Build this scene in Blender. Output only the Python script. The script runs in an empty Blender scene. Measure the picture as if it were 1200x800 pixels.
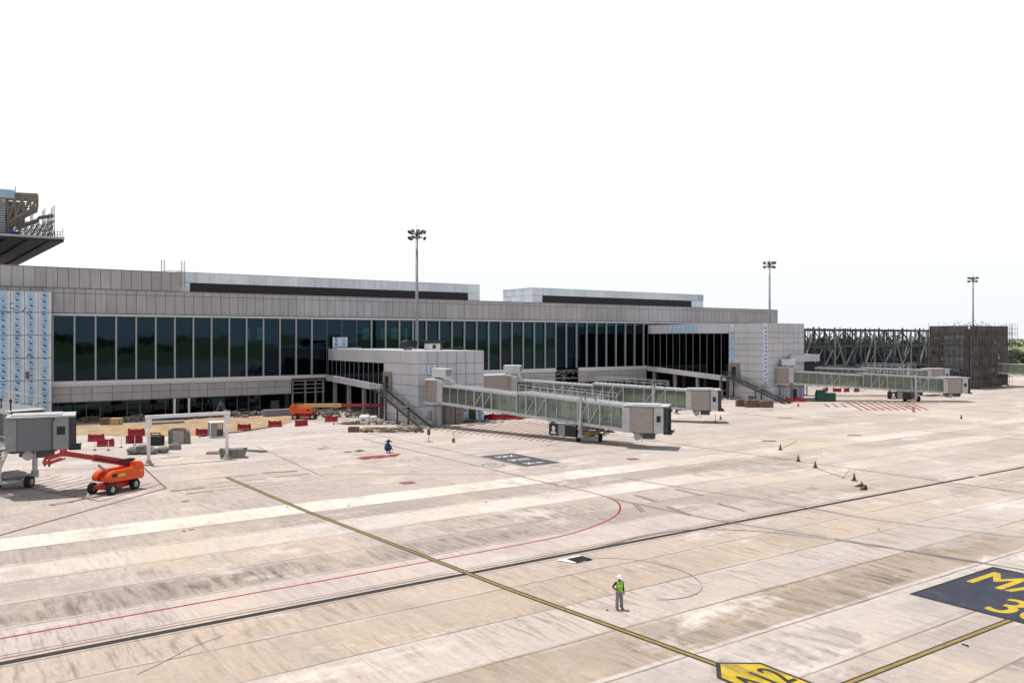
import bpy, bmesh, math, random
from mathutils import Vector, Matrix, noise as mnoise

RN = random.Random(11)
sc = bpy.context.scene
COL = sc.collection
rad = math.radians

# ------------------------------------------------------------------ frame
# World axes: x runs along the terminal facade, y runs from the apron into the
# terminal, z up.  The camera stands at x=y=0, 14.2 m up, turned 35.2 deg.
F, CAMH, HORY, MIDX = 980.0, 14.2, 395.5, 600.0
TH = rad(35.2)
CT, ST = math.cos(TH), math.sin(TH)


def at(px, py, z=0.0):
    """ground point (or point at height z) as surveyed from the photograph"""
    Y = (CAMH - z) * F / (py - HORY)
    X = (px - MIDX) / F * Y
    return X * CT + Y * ST, -X * ST + Y * CT


def cam2w(X, Y):
    return X * CT + Y * ST, -X * ST + Y * CT


# ------------------------------------------------------------------ materials
MATS = {}


def newmat(name):
    m = bpy.data.materials.new(name)
    m.use_nodes = True
    nt = m.node_tree
    nt.nodes.clear()
    return m, nt


def N(nt, t, **kw):
    n = nt.nodes.new(t)
    for k, v in kw.items():
        setattr(n, k, v)
    return n


def mat(name, col, rough=0.6, metal=0.0, var=0.12, scale=3.0, spec=0.4, stretch=(1, 1, 1), bump=0.0, dirt=None):
    """plain procedural surface: base colour broken up by two noises"""
    if name in MATS:
        return MATS[name]
    m, nt = newmat(name)
    L = nt.links
    out = N(nt, 'ShaderNodeOutputMaterial')
    p = N(nt, 'ShaderNodeBsdfPrincipled')
    p.inputs['Roughness'].default_value = rough
    p.inputs['Metallic'].default_value = metal
    p.inputs['Specular IOR Level'].default_value = spec
    L.new(p.outputs[0], out.inputs[0])
    tc = N(nt, 'ShaderNodeTexCoord')
    mp = N(nt, 'ShaderNodeMapping')
    mp.inputs['Scale'].default_value = stretch
    L.new(tc.outputs['Object'], mp.inputs[0])
    n1 = N(nt, 'ShaderNodeTexNoise')
    n1.inputs['Scale'].default_value = scale
    n1.inputs['Detail'].default_value = 5
    L.new(mp.outputs[0], n1.inputs['Vector'])
    mr = N(nt, 'ShaderNodeMapRange')
    mr.inputs[1].default_value = 0.3
    mr.inputs[2].default_value = 0.7
    mr.inputs[3].default_value = 1.0 - var
    mr.inputs[4].default_value = 1.0 + var
    L.new(n1.outputs[0], mr.inputs[0])
    mx = N(nt, 'ShaderNodeMix', data_type='RGBA', blend_type='MULTIPLY')
    mx.inputs[0].default_value = 1.0
    mx.inputs[6].default_value = (*col, 1)
    L.new(mr.outputs[0], mx.inputs[7])
    last = mx.outputs[2]
    if dirt:
        n2 = N(nt, 'ShaderNodeTexNoise')
        n2.inputs['Scale'].default_value = scale * 0.35
        n2.inputs['Detail'].default_value = 8
        n2.inputs['Roughness'].default_value = 0.7
        L.new(mp.outputs[0], n2.inputs['Vector'])
        r2 = N(nt, 'ShaderNodeMapRange')
        r2.inputs[1].default_value = 0.5
        r2.inputs[2].default_value = 0.75
        r2.inputs[3].default_value = 0.0
        r2.inputs[4].default_value = 0.7
        L.new(n2.outputs[0], r2.inputs[0])
        m2 = N(nt, 'ShaderNodeMix', data_type='RGBA')
        L.new(r2.outputs[0], m2.inputs[0])
        L.new(last, m2.inputs[6])
        m2.inputs[7].default_value = (*dirt, 1)
        last = m2.outputs[2]
    L.new(last, p.inputs['Base Color'])
    if bump:
        b = N(nt, 'ShaderNodeBump')
        b.inputs['Strength'].default_value = bump
        b.inputs['Distance'].default_value = 0.05
        L.new(n1.outputs[0], b.inputs['Height'])
        L.new(b.outputs[0], p.inputs['Normal'])
    MATS[name] = m
    return m


def glassmat(name, tint, gloss_col, fac, rough=0.03, dust=None, damt=0.0):
    m, nt = newmat(name)
    L = nt.links
    out = N(nt, 'ShaderNodeOutputMaterial')
    t = N(nt, 'ShaderNodeBsdfTransparent')
    t.inputs[0].default_value = (*tint, 1)
    g = N(nt, 'ShaderNodeBsdfGlossy')
    g.inputs['Color'].default_value = (*gloss_col, 1)
    g.inputs['Roughness'].default_value = rough
    fr = N(nt, 'ShaderNodeFresnel')
    fr.inputs['IOR'].default_value = 1.5
    tc = N(nt, 'ShaderNodeTexCoord')
    nz = N(nt, 'ShaderNodeTexNoise')
    nz.inputs['Scale'].default_value = 0.35
    L.new(tc.outputs['Object'], nz.inputs['Vector'])
    bp = N(nt, 'ShaderNodeBump')
    bp.inputs['Strength'].default_value = 0.05
    bp.inputs['Distance'].default_value = 0.1
    L.new(nz.outputs[0], bp.inputs['Height'])
    L.new(bp.outputs[0], g.inputs['Normal'])
    ml = N(nt, 'ShaderNodeMath', operation='MULTIPLY')
    ml.inputs[1].default_value = fac
    L.new(fr.outputs[0], ml.inputs[0])
    mx = N(nt, 'ShaderNodeMixShader')
    L.new(ml.outputs[0], mx.inputs[0])
    body = t.outputs[0]
    if dust:
        df = N(nt, 'ShaderNodeBsdfDiffuse')
        df.inputs[0].default_value = (*dust, 1)
        md = N(nt, 'ShaderNodeMixShader')
        md.inputs[0].default_value = damt
        L.new(body, md.inputs[1])
        L.new(df.outputs[0], md.inputs[2])
        body = md.outputs[0]
    L.new(body, mx.inputs[1])
    L.new(g.outputs[0], mx.inputs[2])
    L.new(mx.outputs[0], out.inputs[0])
    MATS[name] = m
    return m


def cladmat(name, col, rough, amp, streak):
    m, nt = newmat(name)
    L = nt.links
    out = N(nt, 'ShaderNodeOutputMaterial')
    p = N(nt, 'ShaderNodeBsdfPrincipled')
    p.inputs['Roughness'].default_value = rough
    p.inputs['Specular IOR Level'].default_value = 0.35
    L.new(p.outputs[0], out.inputs[0])
    g = N(nt, 'ShaderNodeNewGeometry')
    r1 = N(nt, 'ShaderNodeMapRange')
    r1.inputs[3].default_value = 1 - amp
    r1.inputs[4].default_value = 1 + amp
    L.new(g.outputs['Random Per Island'], r1.inputs[0])
    mp = N(nt, 'ShaderNodeMapping')
    mp.inputs['Scale'].default_value = (1.6, 1.6, 0.16)
    L.new(g.outputs['Position'], mp.inputs[0])
    n = N(nt, 'ShaderNodeTexNoise')
    n.inputs['Scale'].default_value = 1.2
    n.inputs['Detail'].default_value = 6
    L.new(mp.outputs[0], n.inputs['Vector'])
    r2 = N(nt, 'ShaderNodeMapRange')
    r2.inputs[1].default_value = 0.42
    r2.inputs[2].default_value = 0.72
    r2.inputs[3].default_value = 1.0
    r2.inputs[4].default_value = 1 - streak
    L.new(n.outputs[0], r2.inputs[0])
    n2 = N(nt, 'ShaderNodeTexNoise')
    n2.inputs['Scale'].default_value = 0.12
    n2.inputs['Detail'].default_value = 3
    L.new(g.outputs['Position'], n2.inputs['Vector'])
    r3 = N(nt, 'ShaderNodeMapRange')
    r3.inputs[1].default_value = 0.35
    r3.inputs[2].default_value = 0.65
    r3.inputs[3].default_value = 0.93
    r3.inputs[4].default_value = 1.07
    L.new(n2.outputs[0], r3.inputs[0])
    a = N(nt, 'ShaderNodeMath', operation='MULTIPLY')
    L.new(r1.outputs[0], a.inputs[0])
    L.new(r2.outputs[0], a.inputs[1])
    b = N(nt, 'ShaderNodeMath', operation='MULTIPLY')
    L.new(a.outputs[0], b.inputs[0])
    L.new(r3.outputs[0], b.inputs[1])
    mx = N(nt, 'ShaderNodeMix', data_type='RGBA', blend_type='MULTIPLY')
    mx.inputs[0].default_value = 1.0
    mx.inputs[6].default_value = (*col, 1)
    L.new(b.outputs[0], mx.inputs[7])
    L.new(mx.outputs[2], p.inputs['Base Color'])
    MATS[name] = m
    return m


M_clad = cladmat('grey_aluminium_cladding', (0.352, 0.342, 0.355), 0.45, 0.07, 0.16)
M_clad2 = cladmat('pale_pier_cladding', (0.445, 0.445, 0.475), 0.4, 0.05, 0.12)
M_joint = mat('dark_joint', (0.05, 0.048, 0.05), 0.8)
M_trim = mat('light_grey_trim', (0.52, 0.52, 0.53), 0.4, 0.0, 0.05)
M_mull = mat('mullion_grey', (0.285, 0.31, 0.315), 0.4, 0.0, 0.05)
M_silver = cladmat('silver_film_cladding', (0.58, 0.64, 0.68), 0.35, 0.09, 0.15)
M_louvre = mat('dark_louvre', (0.012, 0.012, 0.018), 0.6)
M_concrete = mat('raw_concrete', (0.28, 0.265, 0.25), 0.9, 0, 0.2, 1.2, dirt=(0.12, 0.11, 0.10))
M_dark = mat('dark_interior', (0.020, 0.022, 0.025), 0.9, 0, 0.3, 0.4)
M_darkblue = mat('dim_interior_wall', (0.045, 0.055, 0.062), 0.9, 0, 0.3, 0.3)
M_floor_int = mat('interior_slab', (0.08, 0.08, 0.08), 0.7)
M_steel = mat('dark_painted_steel', (0.055, 0.058, 0.065), 0.5, 0.2, 0.2, 2)
M_steelgrey = mat('grey_painted_steel', (0.13, 0.15, 0.16), 0.5, 0.1, 0.2, 1.0)
M_steelframe = mat('blue_grey_frame_steel', (0.035, 0.046, 0.052), 0.6, 0.0, 0.25, 0.6)
M_steelpale = mat('pale_frame_steel', (0.17, 0.18, 0.185), 0.6, 0.0, 0.15, 0.6)
M_galv = mat('galvanised_steel', (0.32, 0.335, 0.35), 0.45, 0.5, 0.12, 3)
M_pole = mat('weathered_mast_steel', (0.22, 0.23, 0.235), 0.5, 0.2, 0.1, 2)
M_white = mat('white_paint', (0.74, 0.74, 0.74), 0.4, 0, 0.05, 2)
M_whitepost = mat('white_gantry_paint', (0.66, 0.63, 0.64), 0.5, 0, 0.08, 1.5)
M_jbwhite = mat('jetbridge_white', (0.43, 0.44, 0.445), 0.4, 0, 0.12, 1.5, dirt=(0.27, 0.26, 0.25))
M_jbroof = mat('jetbridge_roof', (0.40, 0.405, 0.405), 0.5, 0, 0.12, 1.0, dirt=(0.27, 0.265, 0.26))
M_beige = mat('beige_shutter', (0.30, 0.262, 0.235), 0.5, 0, 0.14, 2, stretch=(1, 1, 6), dirt=(0.20, 0.17, 0.15))
M_greyshut = mat('grey_shutter', (0.125, 0.135, 0.15), 0.5, 0, 0.1, 2, stretch=(1, 1, 8))
M_cabgrey = mat('dull_grey_cab_paint', (0.21, 0.22, 0.225), 0.5, 0, 0.12, 1.5, dirt=(0.14, 0.14, 0.14))
M_bellows = mat('dark_grey_bellows', (0.05, 0.05, 0.055), 0.8, 0, 0.3, 3)
M_hose = mat('grey_hose', (0.08, 0.08, 0.085), 0.7)
M_rubber = mat('black_rubber', (0.016, 0.016, 0.016), 0.85, 0, 0.3, 5)
M_black = mat('black_panel', (0.010, 0.010, 0.011), 0.5, 0, 0.2, 3)
M_midgrey = mat('mid_grey_panel', (0.22, 0.22, 0.24), 0.5)
M_emblem = mat('pale_emblem', (0.62, 0.62, 0.62), 0.5)
M_orange = mat('orange_paint', (0.62, 0.075, 0.012), 0.4, 0, 0.12, 2, dirt=(0.42, 0.06, 0.02))
M_red = mat('boom_red_paint', (0.33, 0.018, 0.018), 0.4, 0, 0.15, 2, dirt=(0.2, 0.03, 0.025))
M_barrier = mat('red_plastic', (0.27, 0.008, 0.016), 0.5, 0, 0.15, 3, dirt=(0.20, 0.03, 0.03))
M_yellow = mat('yellow_lettering', (0.60, 0.40, 0.02), 0.5)
M_tan = mat('tan_boom_paint', (0.50, 0.33, 0.13), 0.5, 0, 0.1, 2)
M_rim = mat('pale_wheel_rim', (0.42, 0.41, 0.40), 0.5, 0.2)
M_brown = mat('brown_tarpaulin', (0.13, 0.082, 0.066), 0.9, 0, 0.3, 1.5, bump=0.5)
M_brownlight = mat('brown_locker_steel', (0.20, 0.165, 0.150), 0.6, 0, 0.1, 1)
M_green = mat('dark_green_container', (0.012, 0.085, 0.065), 0.55, 0, 0.15, 2)
M_timber = mat('weathered_timber', (0.22, 0.165, 0.115), 0.9, 0, 0.3, 3, stretch=(1, 6, 1))
M_yellowwood = mat('pale_plywood', (0.42, 0.30, 0.15), 0.8, 0, 0.15, 2)
M_bucket = mat('mud_caked_steel', (0.16, 0.15, 0.135), 0.9, 0, 0.25, 3, dirt=(0.3, 0.28, 0.25))
M_greystone = mat('grey_rubble', (0.20, 0.185, 0.175), 0.95, 0, 0.25, 3)
M_blueglass = None
M_net = mat('brown_debris_net', (0.098, 0.084, 0.077), 0.95, 0, 0.5, 0.5, stretch=(1, 1, 0.5), dirt=(0.15, 0.135, 0.125))
M_netgrey = mat('grey_debris_net', (0.16, 0.16, 0.17), 0.95, 0, 0.4, 0.9, dirt=(0.25, 0.26, 0.28))
M_netblue = mat('blue_debris_net', (0.035, 0.045, 0.12), 0.95, 0, 0.4, 0.8)
M_scaf = mat('scaffold_tube', (0.13, 0.13, 0.135), 0.6, 0.3, 0.2, 2)
M_plank = mat('scaffold_plank', (0.10, 0.085, 0.075), 0.9, 0, 0.3, 2)
M_film = mat('pale_protective_film', (0.52, 0.55, 0.60), 0.35, 0, 0.08, 0.8)
M_filmstripe = mat('light_blue_film_stripe', (0.33, 0.46, 0.58), 0.35, 0, 0.15, 0.9)
M_filmink = mat('blue_film_ink', (0.03, 0.12, 0.30), 0.4, 0, 0.25, 4)
M_bluefilm = mat('sky_blue_film', (0.30, 0.45, 0.57), 0.35, 0, 0.15, 1.0)
M_tape = mat('grey_torn_tape', (0.10, 0.085, 0.085), 0.6)
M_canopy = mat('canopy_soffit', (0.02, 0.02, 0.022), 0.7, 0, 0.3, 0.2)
M_tantruss = mat('primed_roof_steel', (0.21, 0.18, 0.15), 0.7, 0, 0.25, 0.6)
M_skin = mat('brown_skin', (0.14, 0.075, 0.05), 0.6)
M_hivis = mat('green_yellow_hivis', (0.22, 0.50, 0.02), 0.6, 0, 0.1, 12)
M_reflect = mat('silver_reflective_tape', (0.6, 0.68, 0.45), 0.4)
M_trousers = mat('grey_work_trousers', (0.20, 0.20, 0.215), 0.9, 0, 0.15, 8)
M_blacktop = mat('black_cotton', (0.014, 0.013, 0.015), 0.9)
M_helmet = mat('white_helmet_plastic', (0.74, 0.72, 0.70), 0.35)
M_blueshirt = mat('navy_blue_cotton', (0.018, 0.04, 0.13), 0.9, 0, 0.25, 6)
M_trunk = mat('tree_bark', (0.07, 0.055, 0.04), 0.9)
M_kerb = mat('kerb_concrete', (0.30, 0.27, 0.25), 0.9, 0, 0.15, 2)
M_sand = mat('yellow_sand', (0.31, 0.215, 0.125), 1.0, 0, 0.28, 0.5, dirt=(0.38, 0.32, 0.25), bump=0.4)
M_sack = mat('white_woven_sack', (0.62, 0.61, 0.60), 0.8, 0, 0.1, 4, bump=0.3)
M_tgreen = mat('green_glazed_column', (0.08, 0.16, 0.14), 0.4)

G_term = glassmat('teal_tinted_glazing', (0.055, 0.19, 0.18), (0.42, 0.72, 0.95), 1.05)
G_pier = glassmat('grey_tinted_glazing', (0.06, 0.075, 0.075), (0.7, 0.85, 0.95), 0.6)
G_jb = glassmat('pale_green_glazing', (0.68, 0.76, 0.70), (0.8, 0.9, 0.85), 1.3, 0.06, (0.36, 0.39, 0.36), 0.20)
G_dark = glassmat('dark_window_glass', (0.03, 0.035, 0.04), (0.7, 0.8, 0.9), 0.7)


def paint(name, col, wear=0.25, scale=0.9):
    """road paint with worn patches letting the concrete show"""
    if name in MATS:
        return MATS[name]
    return mat(name, col, 0.85, 0, 0.18, scale, dirt=tuple(c * (1 - wear) + 0.33 * wear for c in col))


P_yellow = paint('worn_yellow_paint', (0.215, 0.145, 0.028), 0.22, 2.5)
P_black = paint('worn_black_paint', (0.014, 0.012, 0.014), 0.05)
P_red = paint('worn_red_paint', (0.22, 0.020, 0.032), 0.2)
P_brownred = paint('faded_brown_red_paint', (0.19, 0.06, 0.055), 0.35)
P_white = paint('worn_white_paint', (0.66, 0.65, 0.63), 0.3)
P_navy = paint('worn_navy_paint', (0.020, 0.024, 0.040), 0.16, 1.4)
P_slate = paint('worn_slate_paint', (0.05, 0.05, 0.055), 0.10)
P_sign = paint('bright_yellow_paint', (0.40, 0.285, 0.010), 0.18, 1.6)
P_olive = paint('faded_olive_paint', (0.17, 0.135, 0.085), 0.3)
P_joint = paint('joint_sealant', (0.085, 0.062, 0.052), 0.18)
P_grey = paint('faded_grey_line', (0.15, 0.14, 0.145), 0.35)


def smear(name, col, thr, scale, stretch, wide=0.3, top=0.6):
    '''patchy thin coat: most of it has worn off'''
    m, nt = newmat(name)
    L = nt.links
    out = N(nt, 'ShaderNodeOutputMaterial')
    p = N(nt, 'ShaderNodeBsdfPrincipled')
    p.inputs['Base Color'].default_value = (*col, 1)
    p.inputs['Roughness'].default_value = 0.9
    tc = N(nt, 'ShaderNodeTexCoord')
    mp = N(nt, 'ShaderNodeMapping')
    mp.inputs['Scale'].default_value = stretch
    L.new(tc.outputs['Object'], mp.inputs[0])
    n = N(nt, 'ShaderNodeTexNoise')
    n.inputs['Scale'].default_value = scale
    n.inputs['Detail'].default_value = 8
    n.inputs['Roughness'].default_value = 0.7
    L.new(mp.outputs[0], n.inputs['Vector'])
    r = N(nt, 'ShaderNodeMapRange')
    r.inputs[1].default_value = thr
    r.inputs[2].default_value = thr + wide
    r.inputs[3].default_value = 0.0
    r.inputs[4].default_value = top
    L.new(n.outputs[0], r.inputs[0])
    L.new(r.outputs[0], p.inputs['Alpha'])
    L.new(p.outputs[0], out.inputs[0])
    MATS[name] = m
    return m


P_smear = smear('worn_white_smear', (0.58, 0.56, 0.54), 0.44, 0.30, (0.8, 1.2, 1), 0.30, 0.55)
P_smeardark = smear('dark_rubber_smear', (0.14, 0.115, 0.10), 0.47, 1.0, (1.8, 0.28, 1), 0.22, 0.42)
P_redsmear = smear('patchy_red_paint', (0.20, 0.018, 0.03), 0.36, 0.9, (0.6, 1.4, 1), 0.16, 0.92)

P_scuff = paint('tyre_scuff', (0.30, 0.26, 0.23), 0.5)

# ------------------------------------------------------------------ ground
def ground_material():
    m, nt = newmat('apron_concrete')
    L = nt.links
    out = N(nt, 'ShaderNodeOutputMaterial')
    p = N(nt, 'ShaderNodeBsdfPrincipled')
    p.inputs['Roughness'].default_value = 0.9
    p.inputs['Specular IOR Level'].default_value = 0.2
    L.new(p.outputs[0], out.inputs[0])
    geo = N(nt, 'ShaderNodeNewGeometry')
    sp = N(nt, 'ShaderNodeSeparateXYZ')
    L.new(geo.outputs['Position'], sp.inputs[0])
    U, W = sp.outputs[0], sp.outputs[1]

    def mth(op, a, b=None, c=None):
        n = N(nt, 'ShaderNodeMath', operation=op)
        for i, x in enumerate((a, b, c)):
            if x is None:
                continue
            if isinstance(x, (int, float)):
                n.inputs[i].default_value = x
            else:
                L.new(x, n.inputs[i])
        return n.outputs[0]

    def comb(x, y, z=0.0):
        n = N(nt, 'ShaderNodeCombineXYZ')
        for i, a in enumerate((x, y, z)):
            if isinstance(a, (int, float)):
                n.inputs[i].default_value = a
            else:
                L.new(a, n.inputs[i])
        return n.outputs[0]

    def nz(vec, scale, detail=4, rough=0.55):
        n = N(nt, 'ShaderNodeTexNoise')
        n.inputs['Scale'].default_value = scale
        n.inputs['Detail'].default_value = detail
        n.inputs['Roughness'].default_value = rough
        L.new(vec, n.inputs['Vector'])
        return n.outputs[0]

    def mr(x, a, b, c, d):
        n = N(nt, 'ShaderNodeMapRange')
        L.new(x, n.inputs[0])
        for i, v in enumerate((a, b, c, d)):
            n.inputs[i + 1].default_value = v
        return n.outputs[0]

    def mix(fac, a, b, bt='MIX'):
        n = N(nt, 'ShaderNodeMix', data_type='RGBA', blend_type=bt)
        for i, x in ((0, fac), (6, a), (7, b)):
            if isinstance(x, (int, float)):
                n.inputs[i].default_value = x
            elif isinstance(x, tuple):
                n.inputs[i].default_value = (*x, 1)
            else:
                L.new(x, n.inputs[i])
        return n.outputs[2]

    PITCH = 4.333
    # edges of the poured lanes wander a little
    wob = mr(nz(comb(U, mth('MULTIPLY', W, 0.3)), 0.35, 3), 0.3, 0.7, -0.03, 0.03)
    Wn = mth('ADD', W, wob)
    lf = mth('DIVIDE', mth('SUBTRACT', Wn, 21.6 - 4 * PITCH), PITCH)   # lane 0 starts at w = 4.27
    lane = mth('FLOOR', lf)
    frac = mth('FRACT', lf)
    # lane tones, lane 0 first
    tones = [
        (0.30, 0.270, 0.240),  # 4.3
        (0.33, 0.300, 0.270),  # 8.6
        (0.30, 0.275, 0.250),  # 12.9
        (0.315, 0.285, 0.258),  # 17.3
        (0.40, 0.375, 0.350),  # 21.6 light, streaky
        (0.30, 0.25, 0.20),  # 25.9 brownish, streaky
        (0.39, 0.350, 0.320),  # 30.3 pale
        (0.365, 0.310, 0.250),  # 34.6 tan
        (0.375, 0.315, 0.260),  # 38.9 tan
        (0.400, 0.355, 0.335),  # 43.3 pale pinkish
        (0.275, 0.238, 0.218),  # 47.6 dark
        (0.365, 0.320, 0.290),  # 51.9
        (0.49, 0.46, 0.415),  # 56.3 light
        (0.275, 0.242, 0.225),  # 60.6 dark
        (0.535, 0.520, 0.460),  # 64.9 very light
        (0.355, 0.312, 0.290),  # 69.3
        (0.345, 0.305, 0.280),  # 73.6
        (0.370, 0.330, 0.305),  # 77.9
        (0.350, 0.310, 0.285),
        (0.400, 0.360, 0.340),  # 86.6
        (0.375, 0.335, 0.312),
        (0.420, 0.385, 0.365),  # 95.3
        (0.390, 0.350, 0.330),
        (0.430, 0.400, 0.380),
        (0.400, 0.362, 0.340),
        (0.430, 0.395, 0.375),
        (0.410, 0.380, 0.360),
        (0.430, 0.400, 0.380),
        (0.420, 0.39, 0.37), (0.43, 0.40, 0.38), (0.42, 0.39, 0.37),
    ]
    rp = N(nt, 'ShaderNodeValToRGB')
    rp.color_ramp.interpolation = 'CONSTANT'
    els = rp.color_ramp.elements
    nT = len(tones)
    while len(els) < nT:
        els.new(0.5)
    for i in range(nT):
        els[i].position = min(1.0, i / nT + 0.0005)
        els[i].color = (*tones[i], 1)
    els[0].position = 0
    L.new(mth('DIVIDE', lf, float(nT)), rp.inputs[0])
    far_tone = (0.42, 0.385, 0.36)
    base = mix(mr(W, 130, 150, 0, 1), rp.outputs[0], far_tone)
    # the lane tone fades in and out along its length (different pours)
    pour = nz(comb(mth('MULTIPLY', U, 0.022), mth('MULTIPLY', lane, 7.31)), 1.0, 2)
    avg = mix(mr(nz(comb(U, W), 0.012, 2), 0.35, 0.65, 0, 1), (0.385, 0.345, 0.318), (0.37, 0.322, 0.282))
    base = mix(mr(pour, 0.38, 0.62, 0.0, 0.36), base, avg)
    rightfade = mr(U, 58, 72, 0.0, 0.60)
    rnd_r = N(nt, 'ShaderNodeTexWhiteNoise', noise_dimensions='2D')
    L.new(comb(lane, mth('FLOOR', mth('DIVIDE', U, 21.0))), rnd_r.inputs['Vector'])
    rtone = mix(rnd_r.outputs['Value'], (0.33, 0.288, 0.252), (0.455, 0.415, 0.375))
    base = mix(rightfade, base, rtone)
    # slabs
    SL = 5.3
    sf = mth('DIVIDE', U, SL)
    slab = mth('FLOOR', sf)
    sfr = mth('FRACT', sf)
    wn = N(nt, 'ShaderNodeTexWhiteNoise', noise_dimensions='2D')
    L.new(comb(slab, lane), wn.inputs['Vector'])
    sv = mr(wn.outputs['Value'], 0, 1, 0.93, 1.06)
    base = mix(1.0, base, sv, 'MULTIPLY')
    # broom streaks / dark stains running across each lane
    lvec = mth('MULTIPLY', lane, 3.77)
    streak = nz(comb(mth('MULTIPLY', U, 2.7), mth('ADD', mth('MULTIPLY', W, 0.30), lvec)), 1.0, 7, 0.72)
    streak2 = nz(comb(mth('MULTIPLY', U, 6.0), mth('ADD', mth('MULTIPLY', W, 0.55), lvec)), 1.0, 3, 0.6)
    patch = mr(nz(comb(mth('MULTIPLY', U, 0.07), mth('ADD', mth('MULTIPLY', W, 0.11), lvec)), 1.0, 3), 0.38, 0.60, 0.0, 1.0)
    near = mr(W, 30, 150, 1.0, 0.35)
    amt = mth('MULTIPLY', mth('MULTIPLY', mr(streak, 0.50, 0.61, 0, 1), patch), near)
    dark = mix(1.0, base, (0.52, 0.475, 0.43), 'MULTIPLY')
    base = mix(mth('MULTIPLY', amt, 0.78), base, dark)
    lightamt = mth('MULTIPLY', mr(streak, 0.45, 0.28, 0, 0.30), near)
    base = mix(lightamt, base, (0.50, 0.46, 0.42))
    base = mix(1.0, base, mr(streak2, 0.3, 0.7, 0.92, 1.07), 'MULTIPLY')
    # cream and yellowish curing stains
    cream = mr(nz(comb(U, mth('MULTIPLY', W, 0.6), 4.0), 0.09, 6, 0.68), 0.53, 0.66, 0, 0.65)
    base = mix(cream, base, (0.455, 0.385, 0.290))
    grey = mr(nz(comb(U, W, 9.0), 0.16, 7, 0.7), 0.53, 0.68, 0, 0.65)
    base = mix(grey, base, (0.265, 0.240, 0.222))
    # blotches of white dust / laitance
    white = mr(nz(comb(mth('MULTIPLY', U, 0.5), W, 15.0), 0.22, 7, 0.72), 0.56, 0.68, 0, 0.75)
    base = mix(white, base, (0.56, 0.53, 0.49))
    fine = nz(comb(U, W), 2.4, 6, 0.75)
    base = mix(1.0, base, mr(fine, 0.3, 0.7, 0.90, 1.09), 'MULTIPLY')
    # joints
    ed = mth('MULTIPLY', mth('MINIMUM', frac, mth('SUBTRACT', 1.0, frac)), PITCH)
    jn = mr(nz(comb(U, lane), 0.25, 3), 0.35, 0.65, 0.45, 1.0)
    j1 = mth('MULTIPLY', mr(ed, 0.045, 0.09, 1, 0), jn)
    jl = mth('MULTIPLY', mr(ed, 0.05, 0.42, 0.35, 0), mr(nz(comb(mth('MULTIPLY', U, 0.4), lane), 0.5, 4), 0.45, 0.6, 0, 1))
    es = mth('MULTIPLY', mth('MINIMUM', sfr, mth('SUBTRACT', 1.0, sfr)), SL)
    j2 = mth('MULTIPLY', mr(es, 0.02, 0.06, 1, 0), mr(nz(comb(slab, lane), 3.1, 1), 0.45, 0.65, 0.0, 0.32))
    base = mix(jl, base, (0.56, 0.51, 0.46))
    base = mix(mth('MAXIMUM', j1, j2), base, (0.13, 0.105, 0.09))
    base = mix(1.0, base, (1.005, 0.965, 0.95), 'MULTIPLY')
    L.new(base, p.inputs['Base Color'])
    b = N(nt, 'ShaderNodeBump')
    b.inputs['Strength'].default_value = 0.25
    b.inputs['Distance'].default_value = 0.02
    L.new(fine, b.inputs['Height'])
    L.new(b.outputs[0], p.inputs['Normal'])
    return m


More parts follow.
